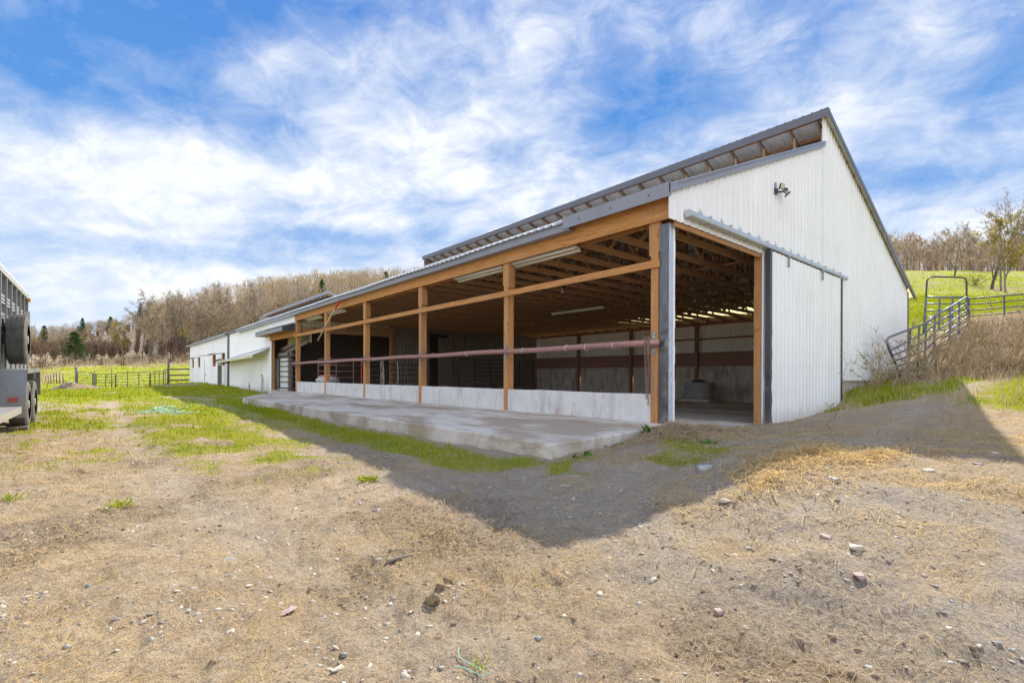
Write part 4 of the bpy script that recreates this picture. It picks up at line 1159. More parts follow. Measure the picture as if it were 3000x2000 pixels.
corral_panel(gp(-9.5, 62.2), gp(-8.3, 58.2), 1.45, M['steelpipe'], 'pen panel beside the grey fence post, furthest left of the far pen', 'panel', PG, 6, 0)
corral_panel(gp(-8.3, 58.0), gp(-8.0, 56.0), 1.50, M['steelpipe'], 'narrow end-on panel of the far pen, at its left corner', 'panel', PG, 6, 3)
corral_panel(gp(-8.0, 55.9), gp(-6.65, 53.5), 1.50, M['steelpipe'], 'short slanting pen panel left of the widest far panel', 'panel', PG, 6, 1)
corral_panel(gp(-6.6, 53.4), gp(-4.06, 53.85), 1.55, M['steelpipe'], 'widest pen panel facing the yard in front of the dug dirt', 'panel', PG, 6, 2)
corral_panel(gp(-4.0, 53.9), gp(-2.78, 56.6), 1.60, M['steelpipe'], 'pen panel right of the widest one, angled towards the far barn', 'panel', PG, 6, 2)
corral_panel(gp(-2.75, 56.7), gp(-2.15, 59.8), 1.65, M['steelpipe'], 'last pen panel before the tall fence post by the far barn', 'panel', PG, 6, 1)
def fence_post(x, y, h, r, label, m='fencewood', group='weathered fence posts'):
    th = thing('fence_post', gp(x, y, -.1), label, 'post', group)
    mb = MB(); mb.tube([(0, 0, 0), (.01, 0, h * .5), (0, .01, h)], [r, r * .95, r * .85], 8); mb.build('shaft', M[m], th, smooth=True)
    return th
fence_post(-9.6, 62.4, 2.0, .13, 'thick grey fence post at the left end of the far pen panels')
fence_post(-2.05, 60.0, 3.5, .12, 'tall grey pole beside the far end of the white barn')
fence_post(-6.9, 54.6, 2.3, .03, 'thin steel stake sticking up behind the pen panels', 'black')
for i in range(7):
    x = -10.7 - i * .38; y = 64.5 + i * 2.6
    fence_post(x, y, 1.35, .06, 'leaning wire fence post in the field left of the pen', 'fencewood', 'wire fence posts in the far field')
th = thing('board_fence', gp(-2.0, 60.1), 'weathered three-board fence between the tall pole and the far barn', 'fence')
for z in (.35, .9, 1.55):
    mb = MB(); mb.bar((0, .1, z), (1.95, .5, z + .05), .04, .17); mb.build('board', M['fencewood'], th)
for z in (.62, 1.22):
    mb = MB(); mb.tube([(0, .1, z), (1.95, .5, z)], .012, 5); mb.build('wire', M['bolt'], th)
# gate post with tin cap and hydrant by the white wall
th = thing('gate_post', (-.45, 39.9, -.1), 'square grey timber post with metal cap in front of the far barn', 'post')
mb = MB(); mb.box(-.13, .13, -.14, .14, 0, 2.05); mb.build('shaft', M['fencewood'], th)
mb = MB(); mb.box(-.14, .14, -.15, .15, 2.05, 2.62); mb.build('cap', M['galv'], th)
th = thing('water_hydrant', (-.35, 26.95, .05), 'white yard hydrant post with grey spout beside the canopy post', 'hydrant')
mb = MB(); mb.box(-.09, .09, -.14, .14, 0, 1.0); mb.build('housing', M['white_old'], th)
mb = MB(); mb.tube([(0, .05, 1.0), (0, .05, 1.16), (-.03, .22, 1.16)], .03, 6); mb.tube([(0, 0, 1.0), (0, 0, 1.12), (0, -.1, 1.1), (-.05, -.2, .8), (-.1, -.2, .1)], .022, 6); mb.build('spout', M['plastic_grey'], th)
th = thing('standpipe', (-.9, 27.6, gz1(-.9, 27.6) - .05), 'short rusty standpipe in the grass by the white wall', 'pipe')
mb = MB(); mb.tube([(0, 0, 0), (0, 0, .55)], .04, 8); mb.build('riser', M['pipe'], th)
mb = MB(); mb.tube([(0, -.16, .50), (0, .10, .56), (0, .22, .66)], .02, 6); mb.build('handle', M['bolt'], th)

# ------------------------------------------------------------------ cattle chute on the right bank
def pv(*a): return Vector(a)
ch1 = thing('corral_panel', (10.85, -.66, 1.2), 'grey curved-top livestock panel leaning against the gable grass bank', 'panel')
def rails_between(th, a0, a1, b0, b1, n, m, r, ups, bend=None):
    """a0,a1 lower/upper at one end, b0,b1 at the other (world); local to th"""
    o = Vector(th.location)
    for i in range(n):
        k = i / (n - 1); p = a0.lerp(a1, k) - o; q = b0.lerp(b1, k) - o
        mb = MB(); mb.tube([p, p.lerp(q, .5) + Vector((0, 0, -.02)), q], r * (1.15 if i == n - 1 else .9), 8); mb.build('rail', m, th, smooth=True)
    for k in ups:
        p = a0.lerp(b0, k) - o; q = a1.lerp(b1, k) - o
        mb = MB(); mb.bar(p, q, .06, .06, (1, 0, 0)); mb.build('upright', m, th)
# near panel: bent frame with raked front leg
o = Vector(ch1.location)
mb = MB(); A = pv(11.75, -.86, 1.20); Bp = pv(10.95, -.68, 2.20); Cc = pv(10.88, -.67, 2.33); Dd = pv(11.05, -.70, 2.45); Ee = pv(13.4, -1.2, 3.02); Fp = pv(13.95, -1.32, 3.28)
mb.tube([p - o for p in (A, Bp, Cc, Dd, Ee, Fp)], .038, 8); mb.build('frame', M['greypipe'], ch1, smooth=True)
for i in range(5):
    k = (i + 1) / 5.6; p = Bp.lerp(A, k * .9) + pv(.05, 0, 0); e = Ee + pv(0, 0, -.30 * (i + 1)); f = Fp + pv(0, 0, -.28 * (i + 1))
    mb = MB(); mb.tube([p - o, e - o, f - o], .03, 8); mb.build('rail', M['greypipe'], ch1, smooth=True)
for k in (.55, .8, 1.0):
    p = Dd.lerp(Ee, k); mb = MB(); mb.bar(p - o, p - o + pv(-.12, .02, -1.5), .05, .05, (1, 0, 0)); mb.build('upright', M['greypipe'], ch1)
ch2 = thing('corral_panel', (13.95, -1.33, 1.6), 'grey livestock panel climbing the bank towards the chute gate', 'panel')
rails_between(ch2, pv(13.95, -1.33, 1.9), pv(13.95, -1.33, 3.30), pv(19.5, -1.49, 3.15), pv(19.5, -1.49, 4.52), 6, M['greypipe'], .033, (0.0, .42, .72, 1.0))
ch3 = thing('chute_gate', (19.57, -1.49, 3.15), 'grey six-rail chute gate with tall hoop behind, on top of the weedy bank', 'gate')
rails_between(ch3, pv(19.55, -1.50, 3.2), pv(19.57, -1.49, 4.52), pv(18.88, -.25, 3.2), pv(18.92, -.28, 4.60), 6, M['greypipe'], .033, (0.0, .35, .66, 1.0))
o = Vector(ch3.location)
mb = MB(); mb.tube([p - o for p in (pv(18.95, -.20, 3.1), pv(19.02, -.30, 5.3), pv(19.06, -.36, 5.42), pv(19.16, -.5, 5.45), pv(19.42, -1.3, 5.34), pv(19.5, -1.42, 5.30), pv(19.53, -1.47, 5.18), pv(19.5, -1.48, 3.1))], .034, 8)
mb.build('hoop', M['black'], ch3, smooth=True)
ch4 = thing('pasture_gate', (19.6, -1.52, 3.2), 'dark six-rail pasture gate running right from the chute along the bank', 'gate')
rails_between(ch4, pv(19.62, -1.53, 3.25), pv(19.62, -1.53, 4.45), pv(23.6, -4.9, 3.7), pv(23.6, -4.9, 4.95), 6, M['steelpipe'], .028, (0.0, .28, .62, 1.0))

# ------------------------------------------------------------------ scattered stuff
def cam_polar(n, a0, a1, r0, r1, power=1.0):
    """random ground points in a wedge in front of the viewpoint, denser near"""
    az = np.radians(RNG.uniform(a0, a1, n)); u = RNG.random(n)
    r = (r0 ** power + u * (r1 ** power - r0 ** power)) ** (1 / power)
    X = r * np.sin(az); Y = r * np.cos(az)
    return CAM.x + X * RGT.x + Y * FWD.x, CAM.y + X * RGT.y + Y * FWD.y, r
def clear(s, t):
    a = ~((s > -.1) & (s < 17.2) & (t > -.06) & (t < 61)); b = ~((s > -3.6) & (s < 0) & (t > -.45) & (t < 15.6))
    c = ~((s < 0) & (t >= 15.6) & (t < 24) & (s > -3.6 + (t - 15.6) * .40))
    return a & b & c

def grass_field(name, n, a0, a1, r0, r1, power, h0, h1, wk, m, dens, tilt=.5):
    s, t, r = cam_polar(n, a0, a1, r0, r1, power)
    g, st, br = masks(s, t)
    d = dens(g, st, br, s, t, r)
    k = (RNG.random(n) < d) & clear(s, t)
    s, t, r, d = s[k], t[k], r[k], d[k]; n = len(s)
    z = ground_z(s, t) - .01
    h = (h0 + (h1 - h0) * RNG.random(n) ** 1.6) * (.55 + .6 * d); w = np.maximum(.0035, wk * r) * (.6 + .8 * RNG.random(n))
    a = RNG.uniform(0, 2 * np.pi, n); la = RNG.uniform(0, 2 * np.pi, n); ln = h * tilt * RNG.random(n)
    bx, by = np.cos(a) * w / 2, np.sin(a) * w / 2
    tx, ty = np.cos(la) * ln, np.sin(la) * ln
    V = np.empty((n, 5, 3))
    V[:, 0] = np.stack([s - bx, t - by, z], 1); V[:, 1] = np.stack([s + bx, t + by, z], 1)
    V[:, 2] = np.stack([s - bx * .75 + tx * .35, t - by * .75 + ty * .35, z + h * .55], 1); V[:, 3] = np.stack([s + bx * .75 + tx * .35, t + by * .75 + ty * .35, z + h * .55], 1)
    V[:, 4] = np.stack([s + tx, t + ty, z + h], 1)
    i = np.arange(n)[:, None] * 5
    F = np.concatenate([i + [0, 1, 3], i + [0, 3, 2], i + [2, 3, 4]], 0)
    o = mesh_np(name, V.reshape(-1, 3), F, m)
    return tag(o, kind='stuff')
GD = lambda g, st, br, s, t, r: np.clip(g, 0, 1) ** 1.3 * (1 - .8 * br) * (.4 + .6 * sstep(.38, .52, fbm(s * 4.3, t * 4.3, 3, 71)))
grass_field('grass', 150000, -58, 58, 2.5, 16, 1.5, .04, .13, .0011, M['grass'], GD)
grass_field('grass', 150000, -58, 58, 15, 60, 1.3, .06, .20, .0011, M['grass'], GD)
grass_field('grass', 70000, 32, 58, 10, 60, 1.3, .06, .20, .0011, M['grass'], GD)
grass_field('grass', 40000, -58, 58, 58, 170, 1.0, .15, .45, .0011, M['grass'], GD)
# brown brush and dead stalks on the bank and before the wood
grass_field('dry_weeds', 60000, 33, 58, 12.5, 23, 1.0, .15, .75, .0007, M['weed'], lambda g, st, br, s, t, r: np.clip(br * .8 + .03, 0, 1), .9)
grass_field('dry_weeds', 80000, 33, 56, 15, 31, 1.0, .12, .6, .0014, M['weed'], lambda g, st, br, s, t, r: np.clip(br * .9, 0, 1) * ((t < -1.0)), 1.3)
grass_field('dry_weeds', 45000, 33, 56, 15, 31, 1.0, .15, .8, .0011, M['palestalk'], lambda g, st, br, s, t, r: np.clip(br * .8, 0, 1) * ((t < -.8)), 1.0)
grass_field('dry_weeds', 26000, -58, -5, 70, 150, 1.0, .5, 1.9, .0009, M['weed'], lambda g, st, br, s, t, r: br * .8, .8)
grass_field('dry_weeds', 12000, 20, 58, 5, 14, 1.0, .1, .5, .0006, M['weed'], lambda g, st, br, s, t, r: g * .35 * ((t < 0) & (s > 5)), .7)
grass_field('dry_weeds', 3500, -58, 0, 20, 60, 1.0, .2, .6, .0006, M['weed'], lambda g, st, br, s, t, r: np.clip(br * .8 + g * .1, 0, 1), .8)
# matted hay on top of the dug-out heap
def straw(name, n, a0, a1, r0, r1, power, m, wmin, dens, lmax=.10):
    s, t, r = cam_polar(n, a0, a1, r0, r1, power)
    g, st, br = masks(s, t); d = dens(g, st, br, s, t, r)
    k = (RNG.random(n) < d) & clear(s, t); s, t, r = s[k], t[k], r[k]; n = len(s)
    a = RNG.uniform(0, 2 * np.pi, n); L = (.015 + lmax * RNG.random(n) ** 2.6); w = np.maximum(wmin, .00065 * r) * (.6 + .7 * RNG.random(n))
    dx, dy = np.cos(a) * L / 2, np.sin(a) * L / 2; nx, ny = -np.sin(a) * w / 2, np.cos(a) * w / 2
    z0 = ground_z(s - dx, t - dy); z1 = ground_z(s + dx, t + dy); zm = ground_z(s, t)
    up = .004 + .018 * RNG.random(n) ** 2; b = RNG.uniform(-.3, .3, n) * L
    V = np.empty((n, 6, 3))
    mx, my = s + nx / np.maximum(w, 1e-6) * b * 2 * .5, t + ny / np.maximum(w, 1e-6) * b
    V[:, 0] = np.stack([s - dx - nx, t - dy - ny, z0 + up], 1); V[:, 1] = np.stack([s - dx + nx, t - dy + ny, z0 + up], 1)
    V[:, 2] = np.stack([mx - nx, my - ny, np.maximum(zm, (z0 + z1) / 2) + up + .006], 1); V[:, 3] = np.stack([mx + nx, my + ny, np.maximum(zm, (z0 + z1) / 2) + up + .006], 1)
    V[:, 4] = np.stack([s + dx - nx, t + dy - ny, z1 + up * .6], 1); V[:, 5] = np.stack([s + dx + nx, t + dy + ny, z1 + up * .6], 1)
    i = np.arange(n)[:, None] * 6
    F = np.concatenate([i + [0, 2, 3, 1], i + [2, 4, 5, 3]], 0)
    return tag(mesh_np(name, V.reshape(-1, 3), F, m), kind='stuff')
straw('straw', 150000, -58, 58, 1.1, 14, 1.15, M['drygrass'], .0016, lambda g, st, br, s, t, r: np.clip(st * .75, 0, 1))
straw('straw', 22000, 0, 50, 3.5, 9, 1.0, M['drygrass'], .003, lambda g, st, br, s, t, r: np.clip((st - .45) * 1.6, 0, 1), .16)
straw('straw', 70000, -58, 58, 1.1, 12, 1.1, M['weed'], .0016, lambda g, st, br, s, t, r: .6 * np.ones_like(s))

def rock_mesh(seed, flat=.5, sub=1):
    import bmesh
    rnd = random.Random(seed); bm = bmesh.new(); bmesh.ops.create_icosphere(bm, subdivisions=sub, radius=1.0)
    cuts = [(Vector((rnd.gauss(0, 1), rnd.gauss(0, 1), rnd.gauss(0, .35))).normalized(), rnd.uniform(.30, .68)) for _ in range(9)] + [(Vector((rnd.gauss(0, .15), rnd.gauss(0, .15), 1)).normalized(), rnd.uniform(.35, .6))]
    for v in bm.verts:
        p = v.co.copy()
        for nrm, d in cuts:
            e = p.dot(nrm) - d
            if e > 0: p -= nrm * e
        p.x *= 1.5; p.y *= 1.15; p.z *= flat * 1.25; v.co = p
    V = np.array([v.co[:] for v in bm.verts]); F = np.array([[v.index for v in f.verts] for f in bm.faces]); bm.free()
    return V, F
def gravel(name, n, r0, r1, power, m, s0, s1, flat, dens, seed):
    s, t, r = cam_polar(n, -58, 58, r0, r1, power); g, st, br = masks(s, t)
    k = (RNG.random(n) < dens(g, st, br, s, t, r)) & clear(s, t); s, t, r = s[k], t[k], r[k]; n = len(s)
    z = ground_z(s, t); size = s0 + (s1 - s0) * RNG.random(n) ** 3.5
    protos = [rock_mesh(seed + i, flat, 1) for i in range(5)]
    Vs = []; Fs = []; off = 0
    for i in range(n):
        V, F = protos[i % 5]; a = RNG.uniform(0, 6.28); c, q = math.cos(a), math.sin(a); tx = RNG.normal(0, .25)
        W = np.stack([V[:, 0] * c - V[:, 1] * q, V[:, 0] * q + V[:, 1] * c, V[:, 2] + V[:, 0] * tx], 1) * size[i]
        Vs.append(W + [s[i], t[i], z[i] + size[i] * flat * .02]); Fs.append(F + off); off += len(V)
    return tag(mesh_np(name, np.concatenate(Vs), np.concatenate(Fs), m), kind='stuff')
def az_of(s, t):
    ds = s - CAM.x; dt = t - CAM.y
    return np.degrees(np.arctan2(ds * RGT.x + dt * RGT.y, ds * FWD.x + dt * FWD.y))
DG = lambda g, st, br, s, t, r: (1 - g) * sstep(.38, .6, fbm(s * 1.3, t * 1.3, 3, 77)) + .08
gravel('gravel', 9000, 1.1, 13, 1.15, M['stone'], .004, .024, .30, DG, 100)
gravel('gravel', 9000, 1.1, 13, 1.15, M['palestone'], .004, .026, .26, DG, 200)
gravel('gravel', 3200, 1.1, 11, 1.15, M['darkstone'], .004, .020, .3, DG, 300)
gravel('gravel', 9000, 1.8, 8, 1.0, M['redstone'], .004, .020, .45, lambda g, st, br, s, t, r: np.exp(-(((s + 4.7) / .8) ** 2 + ((t + 3.72 + .18 * (s + 4.7)) / .16) ** 2)) * (az_of(s, t) > 5) + .02, 400)
gravel('soil_crumbs', 26000, 1.0, 12, 1.2, M['soil'], .003, .020, .7, lambda g, st, br, s, t, r: soil(s, t)[0] * .9 + .06, 500)

# single stones one can pick out
def stone(x, y, size, m, flat, seed, label, rz=0):
    V, F = rock_mesh(seed, flat, 2)
    size *= .62; V = V * size
    o = mesh_np('stone', V, F, M[m]); o.location = (x, y, gz1(x, y) + size * flat * .3); o.rotation_euler = (random.uniform(-.1, .1), random.uniform(-.1, .1), rz)
    tag(o, label, 'stone', 'larger stones lying on the yard')
stone(-3.25, -2.28, .19, 'stone', .30, 11, 'largest flat grey stone lying in the shadow near the slab corner', .4)
stone(-6.18, -3.10, .045, 'darkstone', .45, 12, 'small dark blue-grey stone at the bottom middle of the yard', .2)
stone(-5.45, -3.55, .05, 'redstone', .5, 13, 'reddish angular stone standing alone left of the broken red stones', 1.1)
stone(-4.86, -3.95, .07, 'redstone', .55, 14, 'reddish brown stone at the front of the broken red patch', .5)
stone(-4.55, -3.86, .085, 'palestone', .35, 15, 'pale tan flat stone beside the broken red stones', .1)
stone(-4.50, -3.70, .075, 'redstone', .45, 16, 'tilted reddish stone in the middle of the broken red patch', .8)
stone(-4.15, -2.95, .085, 'palestone', .33, 17, 'flat pale stone in the sun just beyond the shadow edge', .6)
stone(-3.35, -3.42, .10, 'stone', .5, 18, 'chunky grey stone in front of the sunlit hay clump', .9)
stone(-3.6, -3.45, .07, 'palestone', .3, 19, 'small white slab of stone left of the hay clump stone', .2)
stone(-2.75, -3.85, .085, 'palestone', .28, 20, 'thin whitish stone on the bare dirt right of the hay clump', 1.3)
stone(-6.95, -2.05, .075, 'redstone', .18, 21, 'flat pinkish stone sunk in the left foreground dirt', .3)
stone(-7.05, -1.2, .075, 'darkstone', .2, 22, 'thin slate-coloured stone in the left foreground', .7)
stone(-6.9, -2.65, .055, 'palestone', .3, 23, 'rounded pale stone near the bottom edge, left of centre', .7)
stone(-5.7, -3.05, .045, 'palestone', .4, 24, 'small whitish stone near the grass tuft at the bottom centre', .7)
stone(-2.2, -4.1, .075, 'darkstone', .35, 25, 'dark stone on the sunlit straw at the right', .7)
stone(-1.6, -4.12, .06, 'palestone', .35, 26, 'pale stone next to the dark stone on the right-hand straw', 1.7)
stone(-4.3, -1.5, .10, 'stone', .22, 27, 'flat grey stone in the shaded track near the shadow tip', 1.7)
V, F = rock_mesh(61, .75, 3)
o = mesh_np('stone', V * .5, F, M['clay'], None, True); o.location = gp(-9.75, 46.2, .12); tag(o, 'big grey boulder on the dirt heap before the far pen', 'boulder')

# clods and the stick
def clod(x, y, size, seed, label):
    import bmesh
    V, F = rock_mesh(seed, .8, 3)
    q = 1 + .55 * (fbm(V[:, 0] * 3.1 + seed, V[:, 1] * 3.1 + V[:, 2] * 2.2, 4, seed) - .5) * 2
    o = mesh_np('dung_clod', V * q[:, None] * size, F, M['dung'], None, True)
    o.location = gp(x, y, size * .25); tag(o, label, 'clod', 'dry clods of dung on the yard')
clod(-6.30, -2.42, .040, 71, 'large dry brown clod casting a shadow at the bottom middle')
clod(-6.22, -2.36, .035, 72, 'smaller brown clod touching the large clod from behind')
clod(-6.14, -2.33, .028, 73, 'smallest dark clod at the back of the group of three')
clod(-6.72, -3.15, .03, 74, 'single brown clod near the bottom edge among straw')
th = thing('stick', gp(-6.22, -1.85, .012), 'dark weathered stick lying on the dirt before the shadow edge', 'stick')
mb = MB(); mb.tube([(-.09, -.02, 0), (-.03, .0, .006), (.04, .005, .004), (.10, .02, .0)], [.010, .012, .011, .007], 7); mb.build('shaft', M['stick'], th, smooth=True)
# teal twine heap
mb = MB()
for i in range(48):
    c = Vector((RNG.normal(-6.42, .13), RNG.uniform(9.0, 11.6), 0)); k = (c.y - 9.0) / 2.6; c.x += -.15 * k
    if RNG.random() < k * .55: continue
    pts = []
    a = RNG.uniform(0, 6.28); p = c.copy()
    for j in range(6):
        a += RNG.normal(0, .7); p = p + Vector((math.cos(a), math.sin(a), 0)) * .09
        pts.append((p.x, p.y, gz1(p.x, p.y) + .02 + .03 * abs(RNG.normal())))
    mb.tube(pts, .008, 4, False)
o = mb.build('baling_twine', M['twine']); tag(o, 'tangled heap of teal baling twine on the yard grass', 'twine')
mb = MB()
for i in range(2):
    p = Vector((-6.55 + .1 * i, -2.95 + .04 * i, 0)); a = RNG.uniform(0, 6.28); pts = []
    for j in range(7):
        a += RNG.normal(0, .5); p = p + Vector((math.cos(a), math.sin(a), 0)) * .03; pts.append((p.x, p.y, gz1(p.x, p.y) + .012))
    mb.tube(pts, .0025, 4, False)
o = mb.build('twine_scrap', M['twine']); tag(o, 'thin scraps of green twine in the foreground straw', 'twine')

# hay clump and heaps' matted hay
def hay(name, x, y, rx, ry, h, n, m, label, cat, lo=.05, hi=.2):
    k = 9; cx_ = RNG.normal(x, rx * .42, k); cy_ = RNG.normal(y, ry * .42, k); q = RNG.integers(0, k, n); sp = RNG.uniform(.10, .26, k)[q]
    s = np.where(RNG.random(n) < .35, RNG.normal(x, rx * .6, n), RNG.normal(cx_[q], sp * rx)); t = np.where(RNG.random(n) < .35, RNG.normal(y, ry * .6, n), RNG.normal(cy_[q], sp * ry * 1.2))
    d = np.exp(-(((s - x) / rx) ** 2 + ((t - y) / ry) ** 2)); z = ground_z(s, t) + d * h * RNG.random(n)
    L = RNG.uniform(lo, hi, n); a = RNG.uniform(0, 6.28, n); el = RNG.normal(.15, .35, n); w = .0030 + .0022 * RNG.random(n)
    d3 = np.stack([np.cos(a) * np.cos(el), np.sin(a) * np.cos(el), np.sin(el)], 1) * L[:, None] / 2; nn = np.stack([-np.sin(a), np.cos(a), .3 * np.ones(n)], 1) * w[:, None] / 2
    c = np.stack([s, t, z + .01], 1); bend = np.stack([np.zeros(n), np.zeros(n), L * .12], 1)
    V = np.stack([c - d3 - nn, c - d3 + nn, c + bend - nn, c + bend + nn, c + d3 - nn, c + d3 + nn], 1)
    i = np.arange(n)[:, None] * 6; F = np.concatenate([i + [0, 2, 3, 1], i + [2, 4, 5, 3]], 0)
    o = mesh_np(name, V.reshape(-1, 3), F, m); tag(o, label, cat); return o
hay('hay_clump', -2.75, -3.1, 1.15, .42, .035, 4600, M['drygrass'], 'golden clump of trampled hay in the sun past the shadow edge', 'hay')
hay('bedding_heap', -1.3, -.80, .75, .45, .10, 4200, M['weed'], 'brown heap of straw bedding forked out beside the slab corner', 'bedding')
hay('bedding_heap', -.2, -.6, .5, .35, .05, 1500, M['weed'], 'low brown spill of bedding at the foot of the corner jamb', 'bedding')
hay('hay_heap', 9.6, -1.7, .7, .45, .16, 2600, M['weed'], 'rounded heap of dull old hay in the grass below the gable', 'hay', .08, .3)

# weeds with leaves
def leafy(x, y, n, h, spread, lw, label, m='leaf', upright=.8, name='weed', dz=0):
    V = []; F = []
    for i in range(n):
        a = random.uniform(0, 6.28); e = random.uniform(.2, 1.2) * upright; L = h * random.uniform(.6, 1.1); w = lw * random.uniform(.7, 1.2)
        bx, by = random.gauss(0, spread), random.gauss(0, spread); d = Vector((math.cos(a) * math.cos(e), math.sin(a) * math.cos(e), math.sin(e))); q = Vector((-math.sin(a), math.cos(a), 0)) * w / 2
        b = Vector((bx, by, 0)); k = len(V)
        p1 = b + d * L * .5 + Vector((0, 0, L * .05)); p2 = b + d * L - Vector((0, 0, L * .12))
        V += [b - q * .2, b + q * .2, p1 - q, p1 + q, p2]; F += [(k, k + 1, k + 3), (k, k + 3, k + 2), (k + 2, k + 3, k + 4)]
    o = mesh_np(name, np.array([tuple(v) for v in V]), np.array(F), M[m]); o.location = gp(x, y, dz); tag(o, label, 'weed', 'green weeds in the yard'); return o
leafy(-1.35, -.45, 46, .22, .06, .045, 'bushy green thistle on the bedding heap by the slab edge')
leafy(-2.15, -.42, 7, .17, .04, .06, 'small broad-leaved weed at the slab edge, left of the thistle')
leafy(-3.05, -.62, 9, .13, .07, .05, 'dock with round dull leaves at the slab corner')
leafy(-1.65, -1.5, 16, .16, .04, .05, 'bright green dock rosette in the shaded mud before the doorway')
leafy(-.85, -.75, 16, .18, .06, .035, 'green weed growing through the bedding in front of the jamb')
for i, (x, y, nm) in enumerate(((-5.55, .15, 'sunlit patch of low clover at the shadow edge'), (-7.55, .4, 'dense green grass tuft alone in the left foreground'), (-6.45, -3.05, 'small grass tuft low in the middle foreground'),
      (-8.25, 1.0, 'ragged grass tuft at the left edge of the yard'), (-6.85, 3.3, 'broad low grass tuft in the middle of the left yard'), (-7.15, 5.6, 'dark grass tuft in the track near the trailer'), (-7.25, 6.9, 'light grass tuft nearest the twine heap'), (-6.1, 1.9, 'pair of grass tufts near the shaded track'))):
    hh = (.06, .10, .045, .10, .09, .10, .10, .08)[i]
    leafy(x, y, (90, 60, 26, 40, 60, 60, 60, 60)[i], hh, (.07, .06, .03, .06, .08, .06, .06, .07)[i], (.03, .012, .006, .012, .012, .012, .012, .012)[i], nm, 'grass', .9, 'grass_tuft')
def stalk(x, y, h, label, m='weed', n=14):
    mb = MB(); pts = [(random.gauss(0, .012) * i, random.gauss(0, .012) * i, h * i / 6) for i in range(7)]
    mb.tube(pts, [.008 - .0009 * i for i in range(7)], 5)
    for i in range(n):
        p = Vector(pts[3 + i % 4]); a = random.uniform(0, 6.28); mb.tube([p, p + Vector((math.cos(a) * .05, math.sin(a) * .05, .05))], .004, 4)
    o = mb.build('dead_stalk', M[m]); o.location = gp(x, y, -.02); tag(o, label, 'stalk', 'dead weed stalks'); return o
stalk(7.55, -.45, 1.75, 'tall dead mullein stalk in front of the sliding door', 'weed', 30)
stalk(7.95, -.35, .9, 'thin bent dead stem close to the right edge of the sliding door')
stalk(-.75, -2.62, .42, 'orange-brown dead stalk standing in the shaded gravel', 'twig_red', 8)
stalk(-1.0, -.95, .22, 'pair of pale dry stems rising from the bedding heap')

# ------------------------------------------------------------------ trees
def grow(seed, H, style):
    """returns trunk verts/quads and crown verts/tris of a leafless tree"""
    rnd = random.Random(seed); tb = MB(); TV = []; TF = []
    def seg_path(p, d, L, n, wob, up):
        pts = [p.copy()]
        for i in range(n):
            d = (d + Vector((rnd.gauss(0, wob), rnd.gauss(0, wob), rnd.gauss(0, wob) + up))).normalized(); p = p + d * (L / n); pts.append(p.copy())
        return pts, d
    twigs = []
    def branch(p, d, L, r, lvl):
        n = 6 if lvl == 0 else 4
        pts, dd = seg_path(p, d, L, n, .06 if lvl == 0 else .16, .03 if lvl == 0 else .07)
        rr = [max(r * (1 - .8 * i / n), .012) for i in range(n + 1)]
        tb.tube(pts, rr, 6 if lvl == 0 else (4 if lvl == 1 else 3), False)
        if lvl >= style['levels']:
            twigs.append((pts, d)); return
        kids = style['kids'][lvl]
        for k in range(kids):
            q = rnd.uniform(style['lo'] if lvl == 0 else .25, 1.0) if k else 1.0
            i = min(int(q * n), n - 1); f = q * n - i; b = pts[i].lerp(pts[i + 1], f)
            ax = (pts[i + 1] - pts[i]).normalized(); a = rnd.uniform(0, 6.28)
            side = ax.orthogonal().normalized(); side = Matrix.Rotation(a, 3, ax) @ side
            ang = rnd.uniform(*style['ang']) if k else .15
            nd = (ax * math.cos(ang) + side * math.sin(ang)).normalized()
            branch(b, nd, L * rnd.uniform(*style['len']) * (1.15 - .45 * q if lvl == 0 else 1), rr[i] * .55, lvl + 1)
    lean = Vector((rnd.gauss(0, .05), rnd.gauss(0, .05), 1)).normalized()
    branch(Vector((0, 0, -.3)), lean, H * style['trunk'], H * style['r'], 0)
    for pts, d in twigs:
        for k in range(style['twigs']):
            i = rnd.randrange(len(pts) - 1); b = pts[i].lerp(pts[i + 1], rnd.random())
            dv = Vector((rnd.gauss(0, .6), rnd.gauss(0, .6), rnd.gauss(.45, .5))).normalized(); L = style['tl'] * rnd.uniform(.5, 1.2); w = style['tw']
            sv = dv.cross(Vector((rnd.gauss(0, 1), rnd.gauss(0, 1), rnd.gauss(0, 1)))).normalized() * w / 2; k0 = len(TV)
            m = b + dv * L * .5 + Vector((rnd.gauss(0, .08), rnd.gauss(0, .08), rnd.gauss(0, .08))); TV.extend([b - sv, b + sv, m + sv * .8, b + dv * L]); TF.extend([(k0, k0 + 1, k0 + 2), (k0, k0 + 2, k0 + 3)])
            if style.get('leaf') and rnd.random() < style['leafp']:
                for q in range(style['leaf']):
                    c = b + dv * L * rnd.random(); s = style['ls'] * rnd.uniform(.6, 1.3)
                    u = Vector((rnd.gauss(0, 1), rnd.gauss(0, 1), rnd.gauss(0, 1))).normalized() * s; v = u.cross(Vector((rnd.gauss(0, 1), rnd.gauss(0, 1), rnd.gauss(0, 1)))).normalized() * s * .7
                    k1 = len(TV); TV.extend([c - u, c + v, c + u]); TF.append((k1, k1 + 1, k1 + 2))
    return tb, np.array([tuple(v) for v in TV]), np.array(TF)

